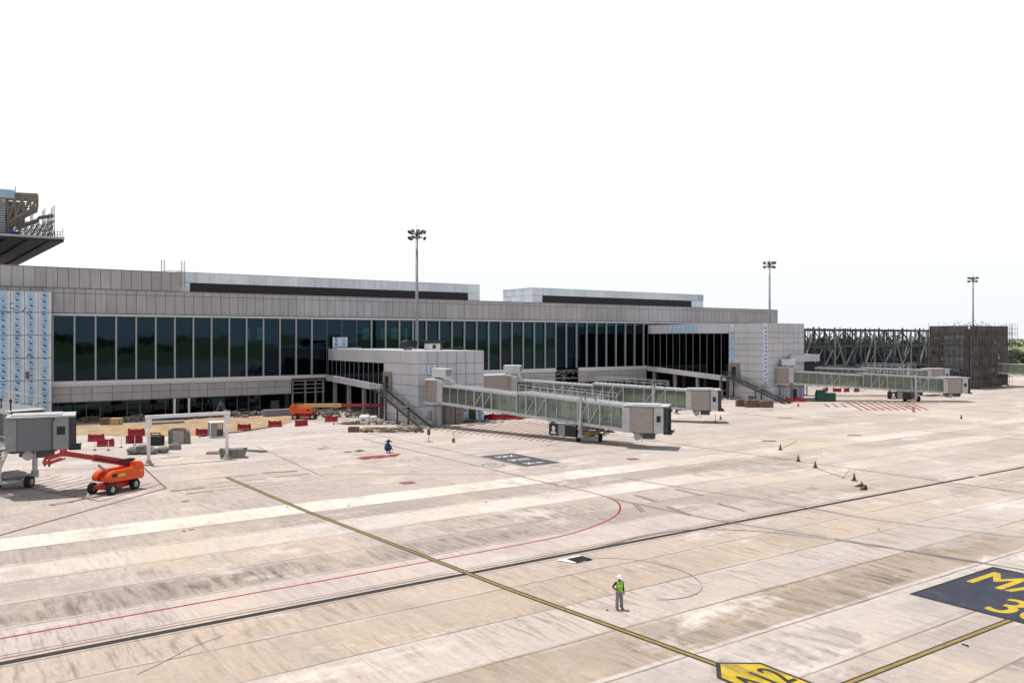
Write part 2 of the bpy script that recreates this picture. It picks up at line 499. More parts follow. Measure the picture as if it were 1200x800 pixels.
# ------------------------------------------------------------------ mesh builder
class MB:
    def __init__(s):
        s.v, s.f, s.m, s.M = [], [], [], None

    def add(s, vs, fs, mi=0):
        o = len(s.v)
        for p in vs:
            p = Vector(p)
            if s.M is not None:
                p = s.M @ p
            s.v.append(tuple(p))
        for f in fs:
            s.f.append(tuple(i + o for i in f))
            s.m.append(mi)

    def box(s, x0, x1, y0, y1, z0, z1, mi=0):
        s.add([(x0, y0, z0), (x1, y0, z0), (x1, y1, z0), (x0, y1, z0), (x0, y0, z1), (x1, y0, z1), (x1, y1, z1), (x0, y1, z1)],
              [(0, 3, 2, 1), (4, 5, 6, 7), (0, 1, 5, 4), (1, 2, 6, 5), (2, 3, 7, 6), (3, 0, 4, 7)], mi)

    def sbox(s, x0, x1, y0, y1, za, zb, zf, mi=0):
        a, b = zf(x0), zf(x1)
        s.add([(x0, y0, a + za), (x1, y0, b + za), (x1, y1, b + za), (x0, y1, a + za), (x0, y0, a + zb), (x1, y0, b + zb), (x1, y1, b + zb), (x0, y1, a + zb)],
              [(0, 3, 2, 1), (4, 5, 6, 7), (0, 1, 5, 4), (1, 2, 6, 5), (2, 3, 7, 6), (3, 0, 4, 7)], mi)

    def bbox(s, c, size, b=0.03, mi=0, rz=0.0, tilt=0.0):
        """box with chamfered vertical and top edges"""
        sx, sy, sz = size[0] / 2, size[1] / 2, size[2]
        M0 = s.M
        s.M = (M0 or Matrix()) @ Matrix.Translation(c) @ Matrix.Rotation(rz, 4, 'Z') @ Matrix.Rotation(tilt, 4, 'Y')
        ring = [(-sx + b, -sy), (sx - b, -sy), (sx, -sy + b), (sx, sy - b), (sx - b, sy), (-sx + b, sy), (-sx, sy - b), (-sx, -sy + b)]
        k = 1 - b / max(sx, sy)
        r2 = [(x * (1 - b / sx), y * (1 - b / sy)) for x, y in ring]
        vs = [(x, y, 0) for x, y in ring] + [(x, y, sz - b) for x, y in ring] + [(x, y, sz) for x, y in r2]
        fs = [tuple(range(7, -1, -1)), tuple(range(16, 24))]
        for i in range(8):
            j = (i + 1) % 8
            fs += [(i, j, 8 + j, 8 + i), (8 + i, 8 + j, 16 + j, 16 + i)]
        s.add(vs, fs, mi)
        s.M = M0

    def bar(s, p0, p1, w, h=None, mi=0, up=(0, 0, 1)):
        h = h or w
        p0, p1 = Vector(p0), Vector(p1)
        d = (p1 - p0)
        if d.length < 1e-6:
            return
        d.normalize()
        u = Vector(up)
        if abs(d.dot(u)) > 0.99:
            u = Vector((1, 0, 0))
        a = d.cross(u).normalized()
        b = a.cross(d).normalized()
        a *= w / 2
        b *= h / 2
        s.add([p0 - a - b, p0 + a - b, p0 + a + b, p0 - a + b, p1 - a - b, p1 + a - b, p1 + a + b, p1 - a + b],
              [(0, 1, 2, 3), (7, 6, 5, 4), (0, 4, 5, 1), (1, 5, 6, 2), (2, 6, 7, 3), (3, 7, 4, 0)], mi)

    def tube(s, p0, p1, r, n=8, r1=None, mi=0):
        r1 = r if r1 is None else r1
        p0, p1 = Vector(p0), Vector(p1)
        d = (p1 - p0).normalized()
        u = Vector((0, 0, 1)) if abs(d.z) < 0.95 else Vector((1, 0, 0))
        a = d.cross(u).normalized()
        b = d.cross(a).normalized()
        vs = []
        for p, rr in ((p0, r), (p1, r1)):
            for i in range(n):
                t = 2 * math.pi * i / n
                vs.append(p + a * math.cos(t) * rr + b * math.sin(t) * rr)
        fs = [tuple(range(n - 1, -1, -1)), tuple(range(n, 2 * n))]
        for i in range(n):
            j = (i + 1) % n
            fs.append((i, j, n + j, n + i))
        s.add(vs, fs, mi)

    def prism(s, poly, z0, z1, mi=0):
        n = len(poly)
        vs = [(x, y, z0) for x, y in poly] + [(x, y, z1) for x, y in poly]
        fs = [tuple(range(n - 1, -1, -1)), tuple(range(n, 2 * n))]
        for i in range(n):
            j = (i + 1) % n
            fs.append((i, j, n + j, n + i))
        s.add(vs, fs, mi)

    def prism_xz(s, poly, y0, y1, mi=0):
        n = len(poly)
        vs = [(x, y0, z) for x, z in poly] + [(x, y1, z) for x, z in poly]
        fs = [tuple(range(n)), tuple(range(2 * n - 1, n - 1, -1))]
        for i in range(n):
            j = (i + 1) % n
            fs.append((j, i, n + i, n + j))
        s.add(vs, fs, mi)

    def prism_yz(s, poly, x0, x1, mi=0):
        n = len(poly)
        vs = [(x0, y, z) for y, z in poly] + [(x1, y, z) for y, z in poly]
        fs = [tuple(range(n - 1, -1, -1)), tuple(range(n, 2 * n))]
        for i in range(n):
            j = (i + 1) % n
            fs.append((i, j, n + j, n + i))
        s.add(vs, fs, mi)

    def lathe(s, prof, cx=0, cy=0, n=16, mi=0):
        vs, fs = [], []
        for r, z in prof:
            for i in range(n):
                t = 2 * math.pi * i / n
                vs.append((cx + r * math.cos(t), cy + r * math.sin(t), z))
        k = len(prof)
        for a in range(k - 1):
            for i in range(n):
                j = (i + 1) % n
                fs.append((a * n + i, a * n + j, (a + 1) * n + j, (a + 1) * n + i))
        fs.append(tuple(range(n - 1, -1, -1)))
        fs.append(tuple(range((k - 1) * n, k * n)))
        s.add(vs, fs, mi)

    def ell(s, c, r, mi=0, n=10, m=7):
        vs, fs = [], []
        for a in range(m + 1):
            ph = math.pi * a / m
            for i in range(n):
                t = 2 * math.pi * i / n
                vs.append((c[0] + r[0] * math.sin(ph) * math.cos(t), c[1] + r[1] * math.sin(ph) * math.sin(t), c[2] - r[2] * math.cos(ph)))
        for a in range(m):
            for i in range(n):
                j = (i + 1) % n
                fs.append((a * n + i, a * n + j, (a + 1) * n + j, (a + 1) * n + i))
        s.add(vs, fs, mi)

    def lump(s, c, r, seed, mi=0, n=12, m=7, amp=0.35):
        vs, fs = [], []
        for a in range(m + 1):
            ph = math.pi * a / m
            for i in range(n):
                t = 2 * math.pi * i / n
                d = Vector((math.sin(ph) * math.cos(t), math.sin(ph) * math.sin(t), -math.cos(ph)))
                k = 1 + amp * mnoise.noise(d * 2.1 + Vector((seed * 3.1, seed * 1.7, 0)))
                vs.append((c[0] + r[0] * d.x * k, c[1] + r[1] * d.y * k, max(0.0, c[2] + r[2] * d.z * k)))
        for a in range(m):
            for i in range(n):
                j = (i + 1) % n
                fs.append((a * n + i, a * n + j, (a + 1) * n + j, (a + 1) * n + i))
        s.add(vs, fs, mi)

    def build(s, name, mats, parent=None, world=False, smooth=False):
        me = bpy.data.meshes.new(name)
        off = Vector((0, 0, 0))
        if world and parent is not None:
            r = parent
            while r is not None:
                off += r.location
                r = r.parent
        me.from_pydata([tuple(Vector(p) - off) for p in s.v], [], s.f)
        if not isinstance(mats, (list, tuple)):
            mats = [mats]
        for mm in mats:
            me.materials.append(mm)
        me.polygons.foreach_set('material_index', s.m)
        if smooth:
            me.polygons.foreach_set('use_smooth', [True] * len(s.f))
        me.update()
        o = bpy.data.objects.new(name, me)
        COL.objects.link(o)
        if parent is not None:
            o.parent = parent
        return o


def thing(name, label, cat, loc=(0, 0, 0), rz=0.0, group=None):
    o = bpy.data.objects.new(name, None)
    o.empty_display_size = 0.3
    COL.objects.link(o)
    o.location = loc
    o.rotation_euler = (0, 0, rz)
    o['label'] = label
    o['category'] = cat
    if group:
        o['group'] = group
    return o


def tag(o, label, cat, group=None):
    o['label'] = label
    o['category'] = cat
    if group:
        o['group'] = group
    return o


def struct(o):
    o['kind'] = 'structure'
    return o


def copy_tree(o, parent=None):
    c = o.copy()
    COL.objects.link(c)
    c.parent = parent
    for ch in list(o.children):
        copy_tree(ch, c)
    return c


def solo(mb, name, mats, label, cat, loc, rz=0.0, group=None, smooth=False):
    o = mb.build(name, mats, smooth=smooth)
    o.location = loc
    o.rotation_euler = (0, 0, rz)
    return tag(o, label, cat, group)


# ------------------------------------------------------------------ apron and paint
mb = MB()
c = [cam2w(-4000, -300), cam2w(4000, -300), cam2w(9000, 9000), cam2w(-9000, 9000)]
mb.add([(x, y, 0) for x, y in c], [(0, 1, 2, 3)])
o = struct(mb.build('apron', ground_material()))

M_grass = mat('dry_grass', (0.16, 0.20, 0.07), 1.0, 0, 0.3, 0.02, dirt=(0.09, 0.14, 0.05))
mb = MB()
c = [cam2w(-900, 345), cam2w(2500, 345), cam2w(8000, 8500), cam2w(-8000, 8500)]
mb.add([(x, y, 0.02) for x, y in c], [(0, 1, 2, 3)])
struct(mb.build('grass_field', M_grass))

mb = MB()
c = [cam2w(-5000, -4000), cam2w(5000, -4000), cam2w(5000, -95), cam2w(-5000, -95)]
mb.add([(x, y, 0.02) for x, y in c], [(0, 1, 2, 3)])
struct(mb.build('grass_field', M_grass))

ZL = [0.004]


def layer():
    ZL[0] += 0.0005
    return ZL[0]


def strip(name, pts, w, m, kind=True, z=None):
    """painted line along a polyline"""
    mb = MB()
    z = layer() if z is None else z
    n = len(pts)
    vs = []
    for i, p in enumerate(pts):
        p = Vector(p)
        a = Vector(pts[max(0, i - 1)])
        b = Vector(pts[min(n - 1, i + 1)])
        d = (b - a).normalized()
        q = Vector((-d.y, d.x)) * w / 2
        vs += [(p.x + q.x, p.y + q.y, z), (p.x - q.x, p.y - q.y, z)]
    mb.add(vs, [(2 * i, 2 * i + 1, 2 * i + 3, 2 * i + 2) for i in range(n - 1)])
    return struct(mb.build(name, m))


def poly(name, pts, m):
    mb = MB()
    z = layer()
    mb.add([(x, y, z) for x, y in pts], [tuple(range(len(pts)))])
    o = mb.build(name, m)
    bm = bmesh.new()
    bm.from_mesh(o.data)
    for f in bm.faces:
        if f.normal.z < 0:
            f.normal_flip()
    bm.to_mesh(o.data)
    bm.free()
    return struct(o)


def lines(name, segs, w, m):
    mb = MB()
    z = layer()
    for a, b in segs:
        a, b = Vector(a), Vector(b)
        d = (b - a).normalized()
        q = Vector((-d.y, d.x)) * w / 2
        mb.add([(a.x + q.x, a.y + q.y, z), (a.x - q.x, a.y - q.y, z), (b.x - q.x, b.y - q.y, z), (b.x + q.x, b.y + q.y, z)], [(0, 1, 2, 3)])
    return struct(mb.build(name, m))


def text(name, body, size, origin, ux, uy, m, sx=1.0, bold=1.0):
    """flat lettering on the ground: ux reading direction, uy letter-up direction"""
    cu = bpy.data.curves.new(name, 'FONT')
    cu.body = body
    cu.size = size
    cu.offset = 0.0
    ob = bpy.data.objects.new(name, cu)
    COL.objects.link(ob)
    bpy.context.view_layer.update()
    me = bpy.data.meshes.new_from_object(ob.evaluated_get(bpy.context.evaluated_depsgraph_get()))
    bpy.data.objects.remove(ob)
    mb = MB()
    fs = [tuple(p.vertices) for p in me.polygons]
    for dx, dy in ((0, 0), (.015, .006), (-.015, -.006), (.027, 0), (-.027, 0)):
        if dx and not bold:
            continue
        dx, dy = dx * bold, dy * bold
        z = layer()
        vs = []
        for v in me.vertices:
            x, y = v.co.x * sx + dx * size, v.co.y + dy * size
            vs.append((origin[0] + ux[0] * x + uy[0] * y, origin[1] + ux[1] * x + uy[1] * y, z))
        mb.add(vs, fs)
    return struct(mb.build(name, m))


def ARC(pts, k=6):
    out = []
    n = len(pts)
    for i in range(n - 1):
        p0, p1, p2, p3 = (Vector(pts[max(0, min(n - 1, j))]) for j in (i - 1, i, i + 1, i + 2))
        for t in range(k):
            t /= k
            out.append(tuple(0.5 * ((2 * p1) + (p2 - p0) * t + (2 * p0 - 5 * p1 + 4 * p2 - p3) * t * t + (3 * p1 - p0 - 3 * p2 + p3) * t ** 3)))
    out.append(tuple(pts[-1]))
    return out


# expansion joints across the lanes
strip('expansion_joint', [(82.4, 30), (82.4, 66), (82.4, 118)], 0.26, P_joint)
strip('expansion_joint', [(125.0, 30), (125.0, 112)], 0.30, P_joint)
strip('expansion_joint', [(167.5, 30), (167.5, 112)], 0.30, P_joint)
strip('expansion_joint', [(54.2, 74), (54.2, 116)], 0.16, P_joint)
# twin lines of the taxi lane
strip('apron_line', [(-30, 42.55), (40, 42.75), (88, 42.65)], 0.47, P_black)
strip('apron_line', [(88.9, 42.62), (260, 42.3)], 0.42, P_black)
lines('apron_line', [((-30, 43.25), (66, 43.4)), ((-30, 43.62), (66, 43.75))], 0.07, P_grey)
lines('apron_line', [((-30, 42.12), (60, 42.25))], 0.06, P_grey)
# red clearance line with its turn
arc = [(-30, 46.0), (3, 46.2), (19, 46.35), (32.9, 46.6), (38, 47.0), (41.5, 48.0), (44.8, 49.5), (47.4, 51.6), (49.3, 54.2), (50.1, 57.4), (50.2, 61), (49.9, 66)]
strip('red_line', ARC(arc), 0.17, P_red)
strip('expansion_joint', [(49.9, 63), (50.2, 75.2), (50.4, 90.5), (50.6, 108)], 0.20, P_joint)
strip('red_line', [(35.6, 108), (35.2, 100.8), (33.6, 82.6), (49.0, 71.8)], 0.13, P_brownred)
# yellow stand lead-in line with black edging
ylw = [(25.3, 86.4), (25.7, 66), (26.6, 49.5), (27.1, 38.5), (28.25, 24.4)]
strip('lead_in_line', ylw, 0.46, P_black)
strip('lead_in_line', ylw, 0.22, P_yellow)
strip('lead_in_line', [(20, 20.25), (31, 20.15), (44.7, 19.95)], 0.38, P_black)
strip('lead_in_line', [(20, 20.25), (31, 20.15), (44.7, 19.95)], 0.20, P_yellow)
# stop bars at the head of the lead-in line
lines('stop_bar', [((23.2, 86.5), (28.4, 86.1)), ((22.9, 83.5), (28.4, 83.2)), ((22.4, 81.2), (28.4, 80.9)), ((22.4, 79.3), (28.8, 79.5))], 0.20, P_olive)
lines('stop_bar', [((29.2, 86.8), (32.6, 86.0)), ((18.8, 81.4), (21.9, 81.6))], 0.75, P_olive)
lines('stop_bar', [((29.3, 83.5), (33.1, 83.5)), ((19.6, 79.2), (22.1, 79.3))], 0.42, P_olive)
lines('stop_bar', [((23, 104.3), (25.2, 104.4))], 0.5, P_olive)
# big navy box
poly('marking_box', [(44.7, 25.2), (54.3, 25.2), (54.3, 10.6), (44.7, 10.6)], P_black)
poly('marking_box', [(44.95, 24.98), (54.05, 24.98), (54.05, 10.85), (44.95, 10.85)], P_navy)
text('stand_lettering', 'MAX SPAN', 4.9, (49.75, 24.75), (0, -1), (1, 0), P_sign, 0.60, 0.4)
text('stand_lettering', '36 m', 4.4, (45.45, 21.75), (0, -1), (1, 0), P_sign, 0.72, 0.5)
# yellow stand marker
poly('stand_marker', [(28.35, 24.75), (27.12, 23.6), (27.12, 16.0), (29.95, 16.0), (29.95, 23.6)], P_black)
poly('stand_marker', [(28.4, 24.52), (27.3, 23.5), (27.3, 16.2), (29.78, 16.2), (29.78, 23.5)], P_sign)
text('stand_lettering', 'A12', 2.5, (27.42, 21.5), (1, 0), (0, 1), P_black, 0.55, 0.5)
# slate box with white lettering
poly('marking_box', [(54.5, 83.9), (59.3, 83.9), (59.3, 74.5), (54.5, 74.5)], P_slate)
text('stand_lettering', 'MAX', 1.75, (55.6, 81.5), (1, 0), (0, 1), P_white, 0.72, 0)
text('stand_lettering', 'SPAN', 1.75, (55.4, 78.5), (1, 0), (0, 1), P_white, 0.66, 0)
text('stand_lettering', '36 m', 1.75, (55.4, 75.5), (1, 0), (0, 1), P_white, 0.68, 0)
# white ring
mb = MB()
z = layer()
cx, cy = at(578, 545)
for r0, r1, mi in ((1.15, 1.35, 1), (0.0, 1.1, 0)):
    n = 28
    vs = []
    for i in range(n):
        t = 2 * math.pi * i / n
        vs += [(cx + r0 * math.cos(t) * 1.0, cy + r0 * math.sin(t), z), (cx + r1 * math.cos(t), cy + r1 * math.sin(t), z)]
    fs = [(2 * i, 2 * i + 1, 2 * ((i + 1) % n) + 1, 2 * ((i + 1) % n)) for i in range(n)]
    mb.add(vs, fs, mi)
struct(mb.build('ring_marking', [P_smear, P_grey]))
lines('ring_marking', [((cx - .4, cy - .5), (cx - .4, cy + .5)), ((cx + .35, cy - .5), (cx + .35, cy + .5))], 0.22, P_slate)
# white priming round the slate box
poly('white_priming', [at(505, 543), at(562, 534.5), at(600, 542), at(566, 551), at(530, 552)], P_smear)
poly('white_priming', [at(612, 553), at(668, 544), at(690, 550), at(640, 557)], P_smear)
strip('red_mark', [at(645, 547), at(652, 545.6), at(659, 547.2), at(665, 546)], 0.18, P_red)
# red marks
poly('red_mark', [at(414, 536), at(436, 534), at(470, 531.5), at(464, 535), at(440, 537.5), at(426, 538.5)], P_redsmear)
lines('red_mark', [(at(426, 541.5), at(474, 537)), (at(462, 532), at(482, 529.5)), (at(412, 533.5), at(440, 531))], 0.16, P_redsmear)
poly('red_mark', [at(467, 565.5), at(482, 564), at(488, 566), at(473, 567.6)], P_brownred)
poly('red_mark', [at(733, 537.2), at(744, 536.6), at(750, 538.2), at(738, 539)], P_brownred)
poly('dark_patch', [at(414, 528.2), at(422, 526.6), at(428, 528), at(420, 529.6)], P_slate)
poly('dark_patch', [at(370, 525.5), at(382, 523), at(388, 524.6), at(376, 527)], P_olive)
poly('dark_patch', [at(402, 529), at(410, 528.4), at(413, 529.6), at(405, 530.2)], P_slate)
# worn double lines of the old taxi route
def curve(pts, k=6):
    out = []
    n = len(pts)
    for i in range(n - 1):
        p0, p1, p2, p3 = (Vector(pts[max(0, min(n - 1, j))]) for j in (i - 1, i, i + 1, i + 2))
        for t in range(k):
            t /= k
            out.append(tuple(0.5 * ((2 * p1) + (p2 - p0) * t + (2 * p0 - 5 * p1 + 4 * p2 - p3) * t * t + (3 * p1 - p0 - 3 * p2 + p3) * t ** 3)))
    out.append(tuple(pts[-1]))
    return out


r1 = curve([(37.5, 42.9), (42.5, 43.6), (46.5, 42.9), (50.0, 39.8), (51.9, 35.8), (53.4, 31.0), (54.6, 25.6), (56, 18)])
r2 = curve([(49.7, 56), (50.0, 48), (50.6, 43), (51.6, 39), (52.6, 35), (53.8, 29), (55.4, 22)])
r3 = curve([(57.9, 63), (58.9, 53.3), (59.9, 48.4), (60.3, 41.6), (60.9, 35.9), (63.9, 27.5), (67, 20)])
for r in (r1, r2, r3):
    strip('worn_taxi_line', r, 0.07, P_grey)
    strip('worn_taxi_line', [(x + 0.22, y - 0.12) for x, y in r], 0.06, P_grey)
poly('white_priming', [(52.8, 42.0), (56.5, 41.8), (52.6, 33.6), (51.7, 36.2), (50.6, 39.6)], P_smear)
poly('white_priming', [(62.5, 40.6), (66.5, 41.9), (64.8, 36.6), (61.5, 35.2)], P_smear)
for k, (a, b) in enumerate((((752, 600), (742, 590)), ((808, 604), (780, 594)), ((872, 599), (838, 590)), ((768, 588), (742, 580)), ((822, 581), (790, 573)))):
    p, q = at(*a), at(*b)
    lines('worn_taxi_line', [(p, q), ((p[0] + .3, p[1]), (q[0] + .3, q[1]))], 0.07, P_joint)
# circular tyre scuff
cx, cy = at(738, 676)
scf = []
for i in range(22):
    t = rad(-120 + 10.5 * i)
    scf.append((cx + 3.6 * math.cos(t), cy + 4.6 * math.sin(t)))
strip('tyre_scuff', scf, 0.09, P_scuff)
strip('tyre_scuff', curve([at(160, 790), at(190, 776), at(225, 758), at(262, 744)]), 0.06, P_scuff)
# hatched no-parking zones under the boarding bridges
red45 = []
P0 = Vector((4.6, 70.3))
strip('red_line', [(19.9, 99.5), (18.8, 83.3), (4.6, 70.3), (-6, 60.5)], 0.15, P_brownred)
strip('red_line', [(5.8, 96.5), (12.6, 79.9)], 0.10, P_brownred)
strip('red_line', [(19.2, 98.6), (8.0, 103.5)], 0.10, P_brownred)
for i in range(14):
    t = i / 13
    a = Vector((12.6 - 6.8 * t, 79.9 + 16.6 * t))
    d = Vector((0.73, 0.68))
    L_ = 8.6 - 1.5 * t if t < 0.6 else 8.0 - 6 * (t - 0.4)
    red45.append((a, a + d * L_))
lines('red_hatching', red45, 0.11, P_brownred)
seg = []
for i in range(21):
    t = i / 20
    a = Vector(at(502 + 140 * t, 503.5 + 14.5 * t))
    b = Vector(at(548 + 150 * t, 488.5 + 11 * t))
    seg.append((a, b))
lines('red_hatching', seg, 0.20, P_brownred)
strip('red_line', [at(570, 488.3), at(640, 488), at(700, 496)], 0.3, P_brownred)
strip('red_line', [at(640, 522), at(662, 517.5), at(700, 514)], 0.14, P_brownred)
seg = []
for i in range(10):
    seg.append((at(992 + 8 * i, 471), at(1010 + 8.6 * i, 480.5)))
lines('red_hatching', seg, 0.42, P_brownred)
lines('red_hatching', [(at(985, 472.3), at(1100, 472.3)), (at(978, 465), at(1040, 464.6)), (at(976, 468.6), at(1040, 468.6)), (at(1060, 475.5), at(1070, 476.5)), (at(1070, 476.5), at(1071, 483))], 0.5, P_brownred)
lines('red_hatching', [(at(966 + 10 * i, 473.5), at(972 + 10 * i, 477)) for i in range(3)], 0.4, P_brownred)
# square drain in its white patch
poly('white_priming', [(33.0, 41.95), (34.9, 42.0), (35.15, 41.6), (34.4, 40.62), (33.55, 40.7)], P_white)
for a in ((60, 30, 9, 2.2), (70, 33, 8, 3), (46, 33, 7, 2), (88, 48, 12, 3), (100, 58, 14, 4), (72, 78, 14, 5), (95, 88, 20, 6), (64, 92, 10, 4), (40, 100, 12, 4), (52, 102, 10, 3), (32, 118, 14, 5), (110, 98, 25, 5), (130, 92, 25, 6)):
    poly('white_priming', [(a[0] + a[2] * math.cos(k * .628) * RN.uniform(.7, 1.1), a[1] + a[3] * math.sin(k * .628) * RN.uniform(.7, 1.1)) for k in range(10)], P_smear)
for a in ((38, 27.8, 12, 2.0), (24, 49.6, 12, 2.0), (52, 28, 9, 2.1), (10, 49.5, 9, 2.0), (40, 53.5, 8, 2.2), (66, 46, 10, 2.5), (32, 23.6, 6, 1.9), (75, 60, 12, 4), (90, 38, 14, 4)):
    poly('rubber_smear', [(a[0] + a[2] * math.cos(k * .628) * RN.uniform(.8, 1.1), a[1] + a[3] * math.sin(k * .628) * RN.uniform(.8, 1.05)) for k in range(10)], P_smeardark)
for a in ((900, 516.5), (918, 489.6), (897, 480.2), (1000, 510)):
    p, q = at(a[0] - 7, a[1]), at(a[0] + 9, a[1] + .1)
    lines('dark_patch', [(p, q)], 0.55, P_joint)
# loose oil spots
mb = MB()
z = layer()
for i in range(26):
    u, w = RN.uniform(2, 90), RN.uniform(24, 100)
    r = RN.uniform(0.03, 0.10)
    n = 9
    mb.add([(u + r * math.cos(k * 6.283 / n) * RN.uniform(.6, 1.3), w + r * 1.6 * math.sin(k * 6.283 / n) * RN.uniform(.6, 1.3), z) for k in range(n)], [tuple(range(n))])
struct(mb.build('oil_spots', P_joint))

t = thing('drain_cover', 'small black drain grate in a white painted patch beside the black line', 'drain', (34.35, 41.2, 0))
mb = MB()
mb.box(-0.66, 0.66, -0.52, 0.52, ZL[0], ZL[0] + .012)
mb.build('frame', M_black, t)
mb = MB()
for i in range(9):
    mb.box(-0.6, 0.6, -0.47 + i * 0.11, -0.47 + i * 0.11 + 0.055, ZL[0] + .013, ZL[0] + .03)
mb.build('grate', M_black, t)

# sand strip before the terminal, kerb of the old pavement
mb = MB()
near_e = [at(60, 511), at(97, 509), at(140, 511), at(190, 511), at(236, 510), at(262, 507.5), at(290, 504), at(330, 497.5), at(345, 494), at(372, 490.5)]
far_e = [(10, 150), (16, 149), (22, 150.5), (28, 150), (34, 150.5), (39, 150), (44, 150.2), (50, 149.5), (54, 148), (57, 146)]
vs = []
for i, ((a, b), (c_, d)) in enumerate(zip(near_e, far_e)):
    for k in range(5):
        s_ = k / 4
        hgt = 0.03 + (0.16 + 0.08 * math.sin(i * 2.1 + k)) * math.sin(math.pi * s_)
        vs.append((a + (c_ - a) * s_ + 0.3 * math.sin(i * 3 + k), b + (d - b) * s_ + (0.3 * math.sin(i * 1.7) if k < 4 else 0), hgt))
fs = []
for i in range(len(near_e) - 1):
    for k in range(4):
        fs.append((i * 5 + k, (i + 1) * 5 + k, (i + 1) * 5 + k + 1, i * 5 + k + 1))
mb.add(vs, fs)
struct(mb.build('sand_strip', M_sand, smooth=True))
mb = MB()
pts = [at(233, 512), at(262, 508.5), at(290, 505), at(330, 498.5)]
for a, b in zip(pts, pts[1:]):
    mb.bar((a[0], a[1], 0.06), (b[0], b[1], 0.06), 0.28, 0.13)
struct(mb.build('kerb', M_joint))
mb = MB()
pts = [at(465, 499.5), at(500, 502.5), at(526, 502), at(560, 497), at(590, 494.5)]
for a, b in zip(pts, pts[1:]):
    mb.bar((a[0], a[1], 0.07), (b[0], b[1], 0.07), 0.35, 0.14)
struct(mb.build('kerb', M_kerb))

# ------------------------------------------------------------------ terminal
FW = 157.0
UL, UR = -24.0, 207.0


def panel_x(mb, u0, u1, z0, z1, w, nu, zs, gap=0.07, th=0.06, mi=0):
    """cladding panels on a wall that faces -y; zs list of horizontal joints"""
    zz = [z0] + list(zs) + [z1]
    for i in range(nu):
        a, b = u0 + (u1 - u0) * i / nu, u0 + (u1 - u0) * (i + 1) / nu
        for za, zb in zip(zz, zz[1:]):
            mb.box(a + gap / 2, b - gap / 2, w - th, w, za + gap / 2, zb - gap / 2, mi)


def panel_y(mb, w0, w1, z0, z1, u, nw, zs, gap=0.07, th=0.06, mi=0):
    """cladding panels on a wall that faces -x"""
    zz = [z0] + list(zs) + [z1]
    for i in range(nw):
        a, b = w0 + (w1 - w0) * i / nw, w0 + (w1 - w0) * (i + 1) / nw
        for za, zb in zip(zz, zz[1:]):
            mb.box(u - th, u, a + gap / 2, b - gap / 2, za + gap / 2, zb - gap / 2, mi)


term = thing('terminal_building', 'long grey terminal building with a dark glass wall facing the apron', 'terminal building', (90, FW, 0))
# core: roof, dark back walls, floor
mb = MB()
mb.box(UL, UR - .1, FW + .7, 193.5, 21.9, 22.35)
mb.build('roof', M_clad, term, True)
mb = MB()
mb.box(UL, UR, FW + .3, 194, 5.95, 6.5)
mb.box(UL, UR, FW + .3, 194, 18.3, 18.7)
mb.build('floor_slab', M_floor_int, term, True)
# back wall with some glazed openings that let daylight through
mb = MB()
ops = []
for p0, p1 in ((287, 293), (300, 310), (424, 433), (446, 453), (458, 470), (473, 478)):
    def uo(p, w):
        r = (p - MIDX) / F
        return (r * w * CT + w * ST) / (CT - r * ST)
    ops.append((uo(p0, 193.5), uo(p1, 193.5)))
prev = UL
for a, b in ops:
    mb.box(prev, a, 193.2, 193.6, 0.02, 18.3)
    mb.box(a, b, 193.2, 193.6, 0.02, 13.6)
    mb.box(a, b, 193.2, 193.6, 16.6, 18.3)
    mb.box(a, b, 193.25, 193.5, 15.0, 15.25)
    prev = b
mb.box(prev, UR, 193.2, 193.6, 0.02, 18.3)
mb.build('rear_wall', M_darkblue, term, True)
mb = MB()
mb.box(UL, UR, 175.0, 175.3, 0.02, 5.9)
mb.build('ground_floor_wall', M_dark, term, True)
for k in range(30):
    u = 1.6 + 6.4 * k
    if u > UR - 2:
        break
    mb = MB()
    mb.tube((u, 161.5, 0.02), (u, 161.5, 21.9), 0.45, 14)
    mb.build('column', M_tgreen if k % 2 else M_concrete, term, True, smooth=True)
# hanging interior clutter seen through the glass: gantries, balcony edge
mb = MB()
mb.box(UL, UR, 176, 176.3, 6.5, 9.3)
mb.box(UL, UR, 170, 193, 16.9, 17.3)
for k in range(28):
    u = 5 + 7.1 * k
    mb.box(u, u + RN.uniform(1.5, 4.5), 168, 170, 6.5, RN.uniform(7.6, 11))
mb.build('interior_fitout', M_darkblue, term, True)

# parapet band
mb = MB()
mb.box(UL, UR, FW - .0, FW + .6, 18.28, 22.38)
mb.box(UR - .5, UR, FW + .6, 193, 0.02, 22.3)
mb.build('parapet_backing', M_joint, term, True)
mb = MB()
n = int((UR - UL) / 1.6)
panel_x(mb, UL, UR, 18.3, 22.36, FW, n, [21.62])
panel_x(mb, UL, UL + (UR - UL), 22.38, 22.46, FW + .62, 1, [], 0.0, 0.72)
mb.build('parapet_cladding', M_clad, term, True)
mb = MB()
mb.box(UR, UR + .06, FW, 193, 0.02, 22.4)
mb.build('gable_wall', M_clad, term, True)
mb = MB()
mb.prism_yz([(FW - .45, 17.85), (FW - .55, 18.05), (FW - .45, 18.22), (FW + .3, 18.24), (FW + .3, 17.80)], UL, UR)
mb.build('head_trim', M_trim, term, True)
# raised parapet at the left
mb = MB()
mb.box(UL, 37.9, FW + .0, FW + 1.4, 22.48, 25.8)
mb.build('raised_parapet_backing', M_joint, term, True)
mb = MB()
nn = int((37.9 - UL) / 1.6)
panel_x(mb, UL, 37.9, 22.5, 25.82, FW, nn, [])
mb.box(37.9, 37.96, FW, FW + 1.4, 22.5, 25.8)
panel_x(mb, UL, 37.96, 25.84, 25.92, FW + 1.42, 1, [], 0.0, 1.5)
mb.build('raised_parapet_cladding', M_clad, term, True)

